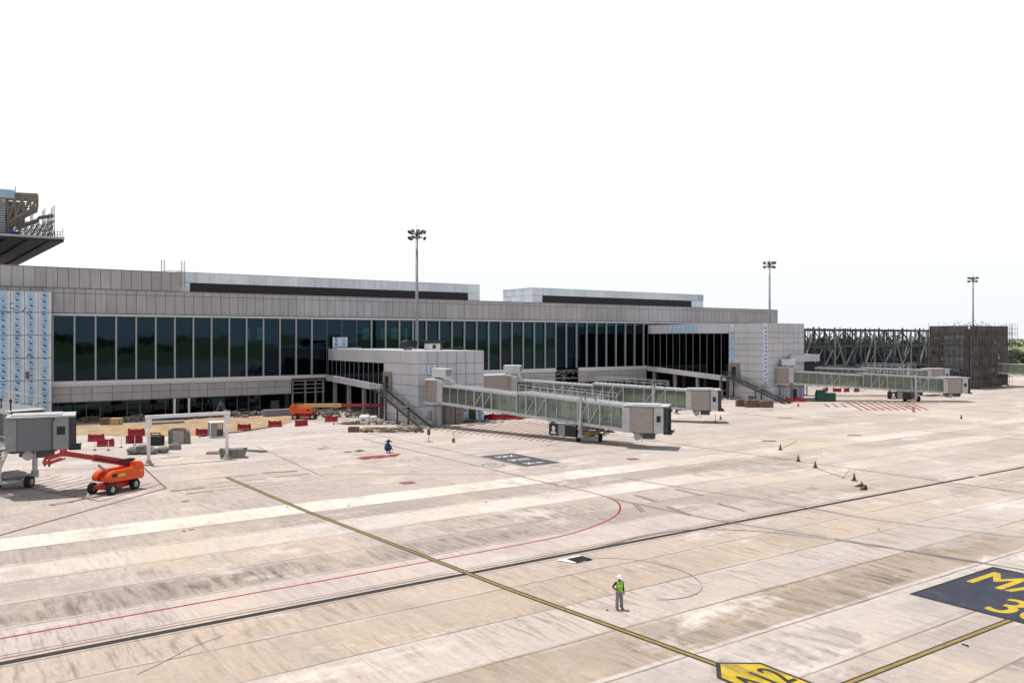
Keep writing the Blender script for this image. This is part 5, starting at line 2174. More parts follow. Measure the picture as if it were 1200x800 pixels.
# loc from the wheel positions in the photograph; boom toward the left edge
lx, ly = at(136, 576)
dirv = Vector(at(66, 548)) - Vector(at(150, 553))
boom_lift('orange boom lift in the foreground with its red boom lowered toward the left bridge', (14.5, 84.4, 0), math.atan2(-.30, -.95) + rad(22), 6.7, 1.75, M_orange, M_red, M_red, 'orange boom lifts', turret=rad(-12))
lx, ly = at(357, 491)
p, q = Vector(at(340, 487)), Vector(at(420, 487))
boom_lift('orange boom lift with a tan and red boom, beside the red barriers near the terminal', (lx, ly, 0), math.atan2(q.y - p.y, q.x - p.x) + rad(4), 14.6, .0, M_orange, M_tan, M_red, 'orange boom lifts', lettering=False)

# ------------------------------------------------------------------ barriers
def make_barrier():
    t = thing('barrier', 'red plastic road barrier', 'barrier', (0, 0, 0), 0, 'red plastic road barriers')
    mb = MB()
    mb.prism_yz([(-.30, 0.02), (-.30, .18), (-.16, .42), (-.13, .92), (.13, .92), (.16, .42), (.30, .18), (.30, 0.02)], -1.0, 1.0)
    mb.box(-1.02, -.72, -.12, .12, .92, 1.02)
    mb.box(.72, 1.02, -.12, .12, .92, 1.02)
    mb.box(1.0, 1.1, -.1, .1, .1, .8)
    mb.build('body', M_barrier, t)
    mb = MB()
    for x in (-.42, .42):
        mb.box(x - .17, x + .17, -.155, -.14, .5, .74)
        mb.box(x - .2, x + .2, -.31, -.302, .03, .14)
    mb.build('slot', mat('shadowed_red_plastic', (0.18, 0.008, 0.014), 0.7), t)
    mb = MB()
    mb.tube((0, 0, .92), (0, 0, .98), .09, 10)
    mb.build('filler_cap', M_black, t)
    return t


b0 = make_barrier()
blist = [
    (112.5, 517, 0, 8, 0, 'red barrier just right of the left bridge cab, higher of the two there'),
    (123.5, 523, 0, 5, 0, 'red barrier just right of the left bridge cab, lower of the two there'),
    (157, 519, 0, 10, 0, 'red barrier under another barrier, left of the gantry'),
    (159.5, 519, 1, 14, .95, 'red barrier stacked on top of another, left of the gantry'),
    (238, 510, 0, 6, 0, 'red barrier just left of the white cage container'),
    (286, 504.2, 0, -8, 0, 'lone red barrier on the sand edge right of the gantry'),
    (322, 500, 0, 4, 0, 'red barrier nearest left of the orange lift with the tan boom'),
    (353, 499, 0, 40, 0, 'tilted red barrier in front of the orange lift with the tan boom'),
    (388, 494, 0, 2, 0, 'red barrier right of the orange lift with the tan boom'),
]
for i, (px_, py_, st, rz, z, lab) in enumerate(blist):
    o = b0 if i == 0 else copy_tree(b0)
    u, w = at(px_, py_)
    o.location = (u, w, z)
    o.rotation_euler = (0, 0, -TH + rad(rz))
    o['label'] = lab
# thin marker posts by the barriers
def make_post():
    t = thing('marker_post', 'thin marker post', 'post', (0, 0, 0), 0, 'thin marker posts near the left barriers')
    mb = MB()
    mb.lathe([(.22, .02), (.2, .08), (.06, .12)], n=12)
    mb.build('foot', M_rubber, t)
    mb = MB()
    mb.tube((0, 0, .1), (0, 0, 1.15), .05, 8)
    mb.build('pole', M_whitepost, t)
    return t


m0 = make_post()
for i, (px_, py_, lab) in enumerate(((111, 527.5, 'thin white post in front of the higher barrier by the left bridge cab'), (127, 527.5, 'thin white post in front of the lower barrier by the left bridge cab'),
                                     (142, 524, 'thin white post alone between the two groups of left barriers'), (158, 521.5, 'thin white post in front of the stacked barriers'))):
    o = m0 if i == 0 else copy_tree(m0)
    o.location = (*at(px_, py_), 0)
    o['label'] = lab

# ------------------------------------------------------------------ cones
def make_cone():
    t = thing('traffic_cone', 'cone', 'cone', (0, 0, 0), 0, 'traffic cones on the apron')
    mb = MB()
    mb.bbox((0, 0, .005), (.62, .62, .09), .04)
    mb.build('base', M_rubber, t)
    mb = MB()
    mb.lathe([(.25, .1), (.175, .42)], n=16)
    mb.lathe([(.13, .62), (.05, 1.0), (.03, 1.02)], n=16)
    mb.build('cone_body', mat('dull_orange_plastic', (0.13, 0.022, 0.014), 0.6, 0, .2, 4), t, smooth=False)
    mb = MB()
    mb.lathe([(.178, .422), (.131, .618)], n=16)
    mb.build('band', mat('dirty_reflective_band', (0.10, 0.075, 0.07), 0.6), t)
    return t


c0 = make_cone()
cl = [(914.5, 527, None, 'farthest of the line of cones that crosses the apron on the right'),
      (935.5, 540.5, None, 'cone standing on the dark joint, second of the line on the right'),
      (955.5, 548, None, 'middle cone just in front of the dark joint on the right'),
      (1001, 563, None, 'last upright cone, beside a leaning stick on the right'),
      (1011, 570.5, 1, 'fallen cone farther back in the toppled pair on the right'),
      (1014, 573.5, 2, 'fallen cone nearer to the black line in the toppled pair'),
      (844.5, 491.5, None, 'small distant cone right of the half-hidden bridge cab'),
      (1126.5, 490.5, None, 'small distant cone in front of the net-covered pier'),
      (935.5, 476, None, 'distant cone in front of the taller pier')]
for i, (px_, py_, fall, lab) in enumerate(cl):
    o = c0 if i == 0 else copy_tree(c0)
    u, w = at(px_, py_)
    o.location = (u, w, 0)
    o.scale = (.76, .76, .76)
    o['label'] = lab
    if fall:
        o.location = (u, w, .235)
        o.rotation_euler = (0, rad(103), rad(138 if fall == 1 else 168))
mb = MB()
a, b = at(987, 561), at(1000, 556)
mb.tube((a[0], a[1], .03), (b[0], b[1] + .3, .6), .035, 6)
solo(mb, 'stick', M_timber, 'thin wooden stick leaning by the last upright cone', 'stick', (0, 0, 0))
mb = MB()
pts = [at(958, 549), at(962, 550.5), at(972, 554), at(990, 560)]
for a, b in zip(pts, pts[1:]):
    mb.tube((a[0], a[1], .03), (b[0], b[1], .03), .03, 6)
solo(mb, 'rope', M_timber, 'rope lying on the concrete between the middle cone and the last upright cone', 'rope', (0, 0, 0))
mb = MB()
a, b = at(917, 525), at(934, 517)
mb.tube((a[0], a[1], .03), (b[0], b[1], .03), .03, 6)
solo(mb, 'rope', M_timber, 'rope trailing away behind the farthest cone of the line', 'rope', (0, 0, 0))

# stand with a small dark box, and a weighted stake, before the front bridge
t = thing('marker_sign', 'small dark square sign on a thin post before the smaller pier', 'sign', (*at(502.5, 517.5), 0), -TH)
mb = MB()
mb.tube((0, 0, .05), (0, 0, .95), .035, 8)
mb.build('post', M_steel, t)
mb = MB()
mb.bbox((0, 0, .95), (.42, .1, .75), .02)
mb.build('plate', M_brown, t)
mb = MB()
for a in (0, 90, 180, 270):
    mb.bar((0, 0, .05), (.55 * math.cos(rad(a)), .55 * math.sin(rad(a)), .03), .06)
mb.build('foot', M_steel, t)
t = thing('weighted_stake', 'thin stake in a dark block foot, right of the small square sign', 'stake', (*at(531.5, 518.5), 0), -TH)
mb = MB()
mb.bbox((0, 0, 0), (.4, .35, .62), .05)
mb.build('foot', M_bucket, t)
mb = MB()
mb.tube((.05, 0, .6), (.05, 0, 1.55), .03, 6)
mb.build('rod', M_steel, t)
t = thing('weighted_stake', 'thin stake near the shadow of the half-hidden bridge cab', 'stake', (*at(838.5, 495), 0), -TH)
mb = MB()
mb.bbox((0, 0, 0), (.5, .4, .3), .05)
mb.build('foot', M_bucket, t)
mb = MB()
mb.tube((0, 0, .3), (0, 0, 1.5), .04, 6)
mb.build('rod', M_steel, t)
t = thing('weighted_stake', 'distant dark stake on the apron right of the net-covered pier', 'stake', (*at(1147.5, 455), 0), -TH)
mb = MB()
mb.bbox((0, 0, 0), (.7, .5, .4), .05)
mb.build('foot', M_bucket, t)
mb = MB()
mb.tube((0, 0, .4), (0, 0, 1.5), .16, 8)
mb.build('rod', M_steel, t)

# ------------------------------------------------------------------ odds and ends before the terminal
# excavator bucket standing on its back
t = thing('excavator_bucket', 'mud caked excavator bucket standing upright behind the gantry', 'bucket', (*at(209, 520), 0), -TH + rad(4))
mb = MB()
out = [(-1.35, 0.02), (-1.2, 1.6), (-1.0, 2.0), (-.7, 2.15), (.7, 2.15), (1.0, 2.0), (1.2, 1.6), (1.35, 0.02)]
mb.prism_xz(out, .0, .12)
for s in (-1, 1):
    prof = [(0.12, .05), (.9, .05), (.75, 1.1), (.12, 1.9)]
    mb.prism_yz(prof, s * 1.3 - .06, s * 1.3 + .06)
mb.build('shell', M_bucket, t)
mb = MB()
mb.bbox((0, -.05, .15), (1.5, .12, 1.55), .03)
mb.build('back_plate', M_kerb, t)
mb = MB()
for i in range(5):
    mb.bar((-1.0 + i * .5, .75, .04), (-1.0 + i * .5, 1.15, .06), .16, .1)
mb.build('teeth', M_steel, t)
mb = MB()
mb.bbox((0, 0, .05), (1.8, 1.2, 1.25), .1)
mb.box(-.8, .6, -.4, .4, 1.3, 1.36)
mb.bar((-.7, 0, 1.3), (-.7, 0, 1.65), .1)
mb.bar((.5, 0, 1.3), (.5, 0, 1.65), .1)
mb.bar((-.75, 0, 1.62), (.55, 0, 1.62), .1)
solo(mb, 'generator', M_black, 'black generator with a carrying frame behind the left gantry post', 'generator', (*at(183, 521.5), 0), -TH)


def lumps(name, specs, m, label, cat, loc, rz=0.0):
    mb = MB()
    for i, (c_, r_) in enumerate(specs):
        mb.lump(c_, r_, i + RN.random() * 9)
    return solo(mb, name, m, label, cat, loc, rz, smooth=True)


lumps('cement_bags', [((-.8, 0, .45), (.95, .6, .5)), ((.5, .1, .5), (1.1, .65, .55)), ((.1, 0, .85), (.7, .5, .35)), ((1.4, 0, .35), (.6, .5, .4))], M_bucket, 'long heap of dusty grey bags at the foot of the left gantry post', 'bags', (*at(165, 532), 0), -TH + rad(6))
lumps('boulder', [((0, 0, .35), (.75, .5, .42)), ((.3, .1, .4), (.5, .4, .4))], M_bucket, 'small grey lump of rubble right of the left gantry post', 'rubble', (*at(190, 530.5), 0), -TH)
mb = MB()
mb.bbox((0, 0, 0), (1.35, .9, .7), .12)
mb.bbox((.1, 0, .68), (.9, .6, .18), .08)
solo(mb, 'concrete_block', M_bucket, 'dark concrete block before the upright excavator bucket', 'block', (*at(205, 526.5), 0), -TH + rad(-4))
t = thing('cage_container', 'white slatted cage container right of the gantry beam middle', 'container', (*at(254, 512), 0), -TH + rad(28))
mb = MB()
mb.box(-1.05, 1.05, -.95, .95, .05, .2)
for x in (-1.0, 1.0):
    for y in (-.9, .9):
        mb.box(x - .06, x + .06, y - .06, y + .06, .2, 2.1)
mb.box(-1.08, 1.08, -.98, .98, 2.1, 2.22)
mb.build('frame', M_whitepost, t)
mb = MB()
for i in range(9):
    x = -.88 + i * .22
    mb.box(x - .06, x + .06, .9, .94, .2, 2.1)
    mb.box(-1.03, -.99, -.85 + i * .2, -.75 + i * .2, .2, 2.1)
mb.box(-.9, -.1, -.92, -.88, .2, 2.1)
mb.build('slat', M_cabgrey, t)
mb = MB()
mb.bbox((.35, -.2, .2), (.9, .9, .9), .1)
mb.build('load', M_steel, t)
t = thing('rubbish_skip', 'open grey trough full of scrap beside the right gantry post', 'skip', (*at(273, 536), 0), -TH + rad(12))
mb = MB()
for y in (-.75, .75):
    mb.prism_xz([(-1.3, .05), (1.3, .05), (1.6, 1.05), (-1.5, 1.05)], y - .05, y + .05)
mb.add([(-1.3, -.7, .06), (-1.3, .7, .06), (-1.5, .7, 1.05), (-1.5, -.7, 1.05)], [(0, 1, 2, 3)])
mb.add([(1.3, -.7, .06), (1.6, -.7, 1.05), (1.6, .7, 1.05), (1.3, .7, .06)], [(0, 1, 2, 3)])
mb.box(-1.3, 1.3, -.7, .7, .05, .12)
mb.build('trough', M_bucket, t)
mb = MB()
for i in range(8):
    mb.lump((RN.uniform(-1, 1), RN.uniform(-.4, .4), .8), (.4, .35, .3), i)
mb.build('scrap', M_greystone, t, smooth=True)
mb = MB()
for i in range(4):
    mb.bbox((RN.uniform(-.2, .2), i * .22, 0.02 + .04 * i), (2.4 - i * .3, .25, .14), .02, rz=rad(RN.uniform(-5, 5)))
solo(mb, 'plank_stack', M_timber, 'short grey planks lying left of the scrap trough', 'planks', (*at(252, 532), 0), -TH + rad(8))
mb = MB()
a, b = Vector((0, 0, .12)), Vector((2.6, 0, .12))
mb.bar(a, b, .28, .2)
mb.bar(a + Vector((0, .4, 0)), b + Vector((.3, .4, 0)), .2, .2)
for i in range(5):
    mb.box(.2 + i * .5, .4 + i * .5, -.2, .6, .02, .2)
solo(mb, 'rail_piece', M_greystone, 'short length of rail lying right of the scrap trough', 'rail', (*at(290, 528.5), 0), -TH + rad(-28))


def rubble(label, px_, py_, sx, sy, h, n, m, seed, planks=0, name='rubble_pile', cat='rubble'):
    r = random.Random(seed)
    mb = MB()
    for i in range(n):
        x, y = r.uniform(-sx, sx), r.uniform(-sy, sy)
        k = max(0.05, 1 - (x / sx) ** 2)
        s_ = r.uniform(.12, .42)
        mb.bbox((x, y, r.uniform(0, h * k * .8)), (s_ * r.uniform(.8, 2), s_ * r.uniform(.6, 1.4), s_), .02, 0, r.uniform(0, 3), r.uniform(-.5, .5))
    for i in range(planks):
        x, y = r.uniform(-sx, sx) * .7, r.uniform(-sy, sy)
        a = r.uniform(-.5, .5)
        l_ = r.uniform(1.2, 3.2)
        z = r.uniform(.1, h)
        mb.bar((x - l_ / 2 * math.cos(a), y - l_ / 2 * math.sin(a), z), (x + l_ / 2 * math.cos(a), y + l_ / 2 * math.sin(a), z + r.uniform(-.2, .5)), .22, .07, 1)
    return solo(mb, name, [m, M_timber], label, cat, (*at(px_, py_), 0), -TH)


rubble('low heap of pale rubble against the terminal behind the white cage container', 262, 489, 4.2, .9, 1.3, 70, M_greystone, 1, 5)
rubble('heap of grey rubble and planks by the wall left of the tan boom', 302, 487, 4.5, 1.0, .9, 60, M_greystone, 2, 4)
rubble('heap of dark rubble and planks under the smaller pier walkway', 402, 488.5, 5.5, 1.2, 1.2, 90, M_greystone, 3, 16)
rubble('spread of timber offcuts before the smaller pier stair', 455, 505.5, 5.6, 1.5, .28, 26, M_brown, 4, 46)
rubble('scattered debris at the foot of the stair of the smaller pier', 430, 497, 5.5, .6, .45, 50, M_greystone, 5, 12)
rubble('dark debris below the glazed walkway of the taller pier', 838, 468, 6.0, 2.0, 2.0, 90, M_greystone, 6, 14)
rubble('debris beside the locker wall of the smaller pier', 545, 494.6, 4.0, .4, .35, 40, M_greystone, 7, 8)
rubble('dark heap of oddments around the distant bridge support at the right edge', 1163, 451.5, 4.0, 1.5, 1.5, 60, M_greystone, 8, 8)
rubble('low dark ridge of rubble along the left of the shopfront', 180, 490.5, 6.0, .5, .6, 60, M_greystone, 9, 10)
for k, (px_, py_, sx_, n_, pl_, lab) in enumerate(((108, 495, 2.5, 34, 12, 'dark low heap of planks and rubble just right of the left bridge cab top'),
                                           (152, 494, 2.6, 40, 14, 'heap of planks and rubble right of the plywood crate'),
                                           (206, 491, 2.6, 40, 14, 'heap of boards and rubble below the two white shopfront posts'),
                                           (238, 488.5, 3.0, 44, 18, 'tangle of boards and rubble left of the low pale heap'),
                                           (284, 486.8, 3.0, 44, 14, 'low heap of broken boards right of the low pale heap'),
                                           (372, 485.2, 4.0, 60, 20, 'dark heap of boards behind the orange lift with the tan boom'))):
    rubble(lab, px_, py_, sx_, .9, .8, n_, M_greystone if k % 2 else M_brown, 20 + k, pl_)
mb = MB()
for k in range(9):
    mb.tube((-2.6, -.3 + .17 * (k % 4), .1 + .15 * (k // 4)), (2.6 + RN.uniform(-.3, .3), -.3 + .17 * (k % 4), .1 + .15 * (k // 4)), .075, 8)
solo(mb, 'pipe_bundle', M_midgrey, 'bundle of grey pipes lying on the sand behind the gantry beam', 'pipes', (*at(196, 497), 0), rad(3))
t = thing('a_frame_trestle', 'grey A-shaped trestle leaning by the shopfront above the white cage container', 'trestle', (*at(259, 487), 0), -TH)
mb = MB()
for d in (-.5, .5):
    mb.bar((-1.2, d, .05), (0, d, 2.5), .14)
    mb.bar((1.2, d, .05), (0, d, 2.5), .14)
mb.build('leg', M_greystone, t)
mb = MB()
mb.bar((0, -.6, 2.5), (0, .6, 2.5), .16)
mb.bar((-.6, -.5, 1.3), (.6, -.5, 1.3), .1)
mb.build('crossbar', M_greystone, t)
mb = MB()
for i in range(5):
    mb.bbox((0, 0, .12 + i * .22), (5.4, 1.3, .2), .02)
for x in (-2, 0, 2):
    mb.box(x - .1, x + .1, -.6, .6, .02, .12)
solo(mb, 'panel_stack', M_midgrey, 'flat stack of grey panels left of the tan boom', 'panels', (*at(326, 487.2), 0), 0)
for nm, px_, m, lab in (('crate', 125.2, M_brown, 'brown crate by the terminal, left of a plywood one'), ('crate', 136.5, M_yellowwood, 'pale plywood crate by the terminal, right of a brown one')):
    t = thing(nm, lab, 'crate', (*at(px_, 498), 0), -TH + rad(3))
    mb = MB()
    mb.bbox((0, 0, .12), (1.65, 1.2, 1.05), .03)
    mb.build('box', m, t)
    mb = MB()
    for x in (-.6, 0, .6):
        mb.box(x - .08, x + .08, -.6, .6, .02, .118)
    for x in (-.7, .7):
        mb.box(x - .05, x + .05, -.64, -.602, .14, 1.1)
    mb.build('batten', M_timber, t)
for i, (px_, py_, lab) in enumerate(((427.5, 497, 'large white bulk sack standing left of the smaller pier stair'), (438, 494, 'smaller white sack half behind the stair post of the smaller pier'))):
    k_ = 1 - .35 * i
    t = thing('bulk_sack', lab, 'sack', (*at(px_, py_), 0), -TH + rad(-5))
    mb = MB()
    prof = [(.74, .02), (.86, .3), (.9, .7), (.86, 1.15), (.8, 1.42), (.5, 1.52)]
    vs, fs = [], []
    for (r_, z_) in prof:
        for j in range(20):
            a_ = 2 * math.pi * j / 20
            ca, sa = math.cos(a_), math.sin(a_)
            q_ = 1 / max(abs(ca), abs(sa)) ** .7
            n_ = 1 + .06 * mnoise.noise(Vector((ca * 2, sa * 2, z_ * 2 + i)))
            vs.append((r_ * ca * q_ * n_ * k_, .85 * r_ * sa * q_ * n_ * k_, z_ * k_))
    for c_ in range(5):
        for j in range(20):
            j2 = (j + 1) % 20
            fs.append((c_ * 20 + j, c_ * 20 + j2, (c_ + 1) * 20 + j2, (c_ + 1) * 20 + j))
    fs.append(tuple(range(100, 120)))
    mb.add(vs, fs)
    mb.build('bag', M_sack, t, smooth=True)
    for sx2 in (-.5, .5):
        mb = MB()
        pts_ = [(sx2 * k_ - .2 * k_, -.4 * k_, 1.35 * k_), (sx2 * k_ - .1 * k_, -.3 * k_, 1.72 * k_), (sx2 * k_ + .1 * k_, -.3 * k_, 1.72 * k_), (sx2 * k_ + .2 * k_, -.4 * k_, 1.35 * k_)]
        for p_, q_ in zip(pts_, pts_[1:]):
            mb.tube(p_, q_, .03, 6)
        mb.build('lifting_loop', M_sack, t)
    mb = MB()
    mb.box(-.3 * k_, .3 * k_, -.80 * k_, -.775 * k_, .55 * k_, 1.0 * k_)
    mb.build('printed_patch', M_midgrey, t)
mb = MB()
mb.bbox((0, 0, .02), (1.6, .9, .75), .06)
mb.box(-.75, .75, -.4, .4, .77, .8)
solo(mb, 'crate', M_brown, 'small dark brown crate alone on the apron before the timber offcuts', 'crate', (*at(414.5, 506), 0), -TH)
mb = MB()
for i in range(6):
    mb.bbox((0, -.5 + i * .2, .12 + .02 * i), (4.6 - .2 * i, .18, .07), .01, rz=rad(i - 3))
mb.box(-1.5, -1.3, -.6, .6, .02, .12)
mb.box(1.2, 1.4, -.6, .6, .02, .12)
solo(mb, 'plank_stack', M_timber, 'long planks lying flat right of the orange lift with the tan boom', 'planks', (*at(412, 497), 0), -TH + rad(-6))
# red heap beyond the front bridge, reds under the far bridges
for lab, grp, px_, py_, n, sx in (('red barrier in the heap beyond the front boarding bridge', 'red barriers heaped beyond the front bridge', 592, 491.5, 5, 2.6),
                                  ('red barrier tumbled under the pale far boarding bridge', 'red barriers under the pale far bridge', 986, 459, 4, 4.0),
                                  ('red barrier piled at the front foot of the taller pier', 'red barriers at the taller pier foot', 931, 471, 2, 1.3),
                                  ('red barrier standing in the row behind the green containers', 'red barriers behind the green containers', 958, 449.5, 3, 5.0)):
    u_, w_ = at(px_, py_)
    for i in range(n):
        x = -sx + 2 * sx * i / max(1, n - 1)
        y = RN.uniform(-.7, .7)
        o = copy_tree(b0)
        o.location = (u_ + x * CT + y * ST, w_ - x * ST + y * CT, .02)
        o.rotation_euler = (0, RN.choice((0, 0, .25, -.2)), -TH + RN.uniform(-.8, .8))
        o['label'] = lab
        o['group'] = grp
lumps('sand_heap', [((0, 0, .2), (1.6, .9, .6))], M_greystone, 'small grey heap just right of the smaller pier film wall', 'heap', (*at(576, 490.5), 0), -TH)

# brown wrapped stacks
stk = [(870, 476, 2.6, 1.5), (881, 477, 2.9, 1.6), (889.5, 477, 2.6, 1.45), (897.5, 477.3, 2.8, 1.4)]
labs = ['leftmost brown tarpaulin-wrapped stack before the taller pier stair', 'largest brown wrapped stack, second from the left before the taller pier stair',
        'brown wrapped stack third from the left before the taller pier stair', 'rightmost brown wrapped stack before the taller pier stair']
for (px_, py_, wd, hh), lab in zip(stk, labs):
    t = thing('wrapped_stack', lab, 'wrapped stack', (*at(px_, py_), 0), -TH + rad(RN.uniform(-8, 8)), 'brown wrapped stacks')
    mb = MB()
    mb.box(-wd / 2, wd / 2, -.7, .7, .02, .16)
    mb.build('pallet', M_timber, t)
    mb = MB()
    n = 7
    vs, fs = [], []
    prof = [(1.0, .16), (1.03, hh * .5), (.98, hh * .85), (.86, hh)]
    for k, (s_, z) in enumerate(prof):
        for i in range(16):
            a = 2 * math.pi * i / 16
            ca, sa = math.cos(a), math.sin(a)
            q = 1 / max(abs(ca), abs(sa)) ** .85
            vs.append((wd / 2 * ca * q * s_ * (1 + RN.uniform(-.04, .04)), .75 * sa * q * s_ * (1 + RN.uniform(-.04, .04)), z + RN.uniform(-.08, .08) * (k > 0)))
    for k in range(3):
        for i in range(16):
            j = (i + 1) % 16
            fs.append((k * 16 + i, k * 16 + j, (k + 1) * 16 + j, (k + 1) * 16 + i))
    fs.append(tuple(range(48, 64)))
    mb.add(vs, fs)
    mb.build('cover', M_brown, t)

# green containers
for i, (px_, py_, w_, h_, lab) in enumerate(((962, 470, 2.2, 2.0, 'dark green container with a raised lid, left one of the pair'), (972.5, 470, 2.2, 1.75, 'dark green container without a raised lid, right one of the pair'))):
    t = thing('green_container', lab, 'container', (*at(px_, py_), 0), -TH, 'green containers')
    mb = MB()
    mb.bbox((0, 0, .15), (w_, 1.4, h_ - .15), .05)
    for x in (-.8, -.4, 0, .4, .8):
        mb.box(x - .05, x + .05, -.76, -.705, .2, h_ - .1)
    mb.build('body', M_green, t)
    mb = MB()
    if i == 0:
        mb.bbox((.0, .2, h_ + .01), (1.9, .9, .5), .05)
    else:
        mb.bbox((0, 0, h_ + .01), (w_ + .05, 1.45, .08), .02)
    mb.build('lid', M_green, t)
    mb = MB()
    for x in (-.8, .8):
        for y in (-.5, .5):
            mb.tube((x - .05, y, .1), (x + .05, y, .1), .09, 8)
    mb.build('castor', M_rubber, t)
# blue and grey panels under the far stair
mb = MB()
for i in range(3):
    mb.bbox((i * 1.1, 0, .02), (1.0, .12, 1.3 - .2 * i), .02, rz=rad(4 * i))
solo(mb, 'board_stack', mat('dusty_blue_board', (0.10, 0.16, 0.22), .7), 'dusty blue boards leaning under the taller pier stair', 'boards', (151.0, 122.0, 0), 0)
# small waste on the slab
for i, (px_, py_, lab) in enumerate(((219, 587, 'small scrap of dark wood on the concrete near the stop bars'), (222, 621.5, 'pair of brown scraps on the pale concrete band'), (1132, 756, 'black flake of rubber beside the right yellow line'))):
    mb = MB()
    for k in range(4):
        k_ = 1 if i < 2 else .45
        mb.bbox((k_ * RN.uniform(-.5, .5), k_ * RN.uniform(-.25, .25), .012), (k_ * RN.uniform(.2, .5), k_ * RN.uniform(.08, .18), RN.uniform(.025, .05)), .01, rz=RN.uniform(0, 3))
    solo(mb, 'scrap_wood', M_timber if i < 2 else M_rubber, lab, 'scrap', (*at(px_, py_), 0))

# ------------------------------------------------------------------ people
def skin_mesh(name, verts, edges, radii, root):
    me = bpy.data.meshes.new(name)
    me.from_pydata(verts, edges, [])
    ob = bpy.data.objects.new(name, me)
    COL.objects.link(ob)
    sk = ob.modifiers.new('skin', 'SKIN')
    sk.use_smooth_shade = True
    if not me.skin_vertices:
        bm = bmesh.new()
        bm.from_mesh(me)
        bm.verts.layers.skin.verify()
        bm.to_mesh(me)
        bm.free()
    for i, r in enumerate(radii):
        sv = me.skin_vertices[0].data[i]
        sv.radius = r if isinstance(r, tuple) else (r, r)
        sv.use_root = (i == root)
    ss = ob.modifiers.new('sub', 'SUBSURF')
    ss.levels = 2
    ss.render_levels = 2
    bpy.context.view_layer.update()
    out = bpy.data.meshes.new_from_object(ob.evaluated_get(bpy.context.evaluated_depsgraph_get()))
    bpy.data.objects.remove(ob)
    out.name = name
    return out


def figure(name, J, hands, parent, matfn, mats):
    """J: dict joint -> (pos, radius); chains connect them"""
    V, Rr, E, idx = [], [], [], {}

    def put(k, p, r):
        idx[k] = len(V)
        V.append(tuple(p))
        Rr.append(r)
    for k, (p, r) in J.items():
        put(k, p, r)
    chains = [('pelvis', 'waist', 'chest', 'neckb', 'neck', 'head', 'crown')]
    for s in 'LR':
        chains += [('chest', 'sh' + s, 'el' + s, 'wr' + s, 'palm' + s), ('pelvis', 'hip' + s, 'kn' + s, 'an' + s, 'toe' + s)]
    for ch in chains:
        for a, b in zip(ch, ch[1:]):
            E.append((idx[a], idx[b]))
    put('nose', Vector(J['head'][0]) + Vector(hands['face']) * .115 + Vector((0, 0, -.005)), .018)
    E.append((idx['head'], idx['nose']))
    for s in 'LR':
        wr, pm = Vector(J['wr' + s][0]), Vector(J['palm' + s][0])
        d = (pm - wr).normalized()
        side = Vector(hands['face']).normalized()
        side = (side - d * side.dot(d)).normalized()
        nrm = d.cross(side)
        for k, (off, ln) in enumerate(((-.03, .075), (-.01, .085), (.01, .08), (.03, .062))):
            b0 = pm + side * off + d * .02
            b1 = b0 + d * ln * .55 + nrm * .008
            b2 = b1 + d * ln * .4 + nrm * .022
            put(f'f{s}{k}a', b0, .010)
            put(f'f{s}{k}b', b1, .009)
            put(f'f{s}{k}c', b2, .008)
            E.extend([(idx['palm' + s], idx[f'f{s}{k}a']), (idx[f'f{s}{k}a'], idx[f'f{s}{k}b']), (idx[f'f{s}{k}b'], idx[f'f{s}{k}c'])])
        t0 = wr.lerp(pm, .5) + side * .035
        put(f't{s}a', t0, .012)
        put(f't{s}b', t0 + d * .035 + side * .025, .010)
        E.extend([(idx['palm' + s], idx[f't{s}a']), (idx[f't{s}a'], idx[f't{s}b'])])
    me = skin_mesh(name, V, E, Rr, idx['pelvis'])
    for m in mats:
        me.materials.append(m)
    for p in me.polygons:
        p.material_index = matfn(p.center)
    ob = bpy.data.objects.new(name, me)
    COL.objects.link(ob)
    ob.parent = parent
    return ob


p = thing('person', 'person standing in a green-yellow safety vest, white helmet and grey trousers', 'person', (29.8, 32.5, 0), -TH + rad(22))
J = {
    'pelvis': ((0, 0, .95), (.15, .11)), 'waist': ((0, 0, 1.12), (.145, .105)), 'chest': ((0, 0, 1.33), (.165, .115)),
    'neckb': ((0, .01, 1.47), .07), 'neck': ((0, .0, 1.53), .055), 'head': ((0, -.015, 1.62), (.078, .092)), 'crown': ((0, 0, 1.71), .065),
    'shL': ((.20, .01, 1.43), .068), 'elL': ((.255, .05, 1.14), .05), 'wrL': ((.25, -.03, .90), .034), 'palmL': ((.245, -.05, .83), (.036, .022)),
    'shR': ((-.20, .01, 1.43), .068), 'elR': ((-.36, .08, 1.19), .05), 'wrR': ((-.215, -.10, 1.06), .034), 'palmR': ((-.16, -.145, 1.02), (.036, .022)),
    'hipL': ((.10, 0, .90), .10), 'knL': ((.125, -.015, .5), .072), 'anL': ((.135, .03, .09), .05), 'toeL': ((.16, -.15, .045), .042),
    'hipR': ((-.10, 0, .90), .10), 'knR': ((-.125, -.015, .5), .072), 'anR': ((-.135, .03, .09), .05), 'toeR': ((-.16, -.15, .045), .042),
}


def mf1(c_):
    if c_.z < .10:
        return 3
    if c_.z < .98 and abs(c_.x) < .215:
        return 2
    if c_.z > 1.50:
        return 0
    if (c_ - Vector((.245, -.07, .80))).length < .125 or (c_ - Vector((-.14, -.16, 1.0))).length < .11:
        return 0
    return 1


body = figure('body', J, {'face': (0, -1, 0)}, p, mf1, [M_skin, M_blacktop, M_trousers, M_rubber])
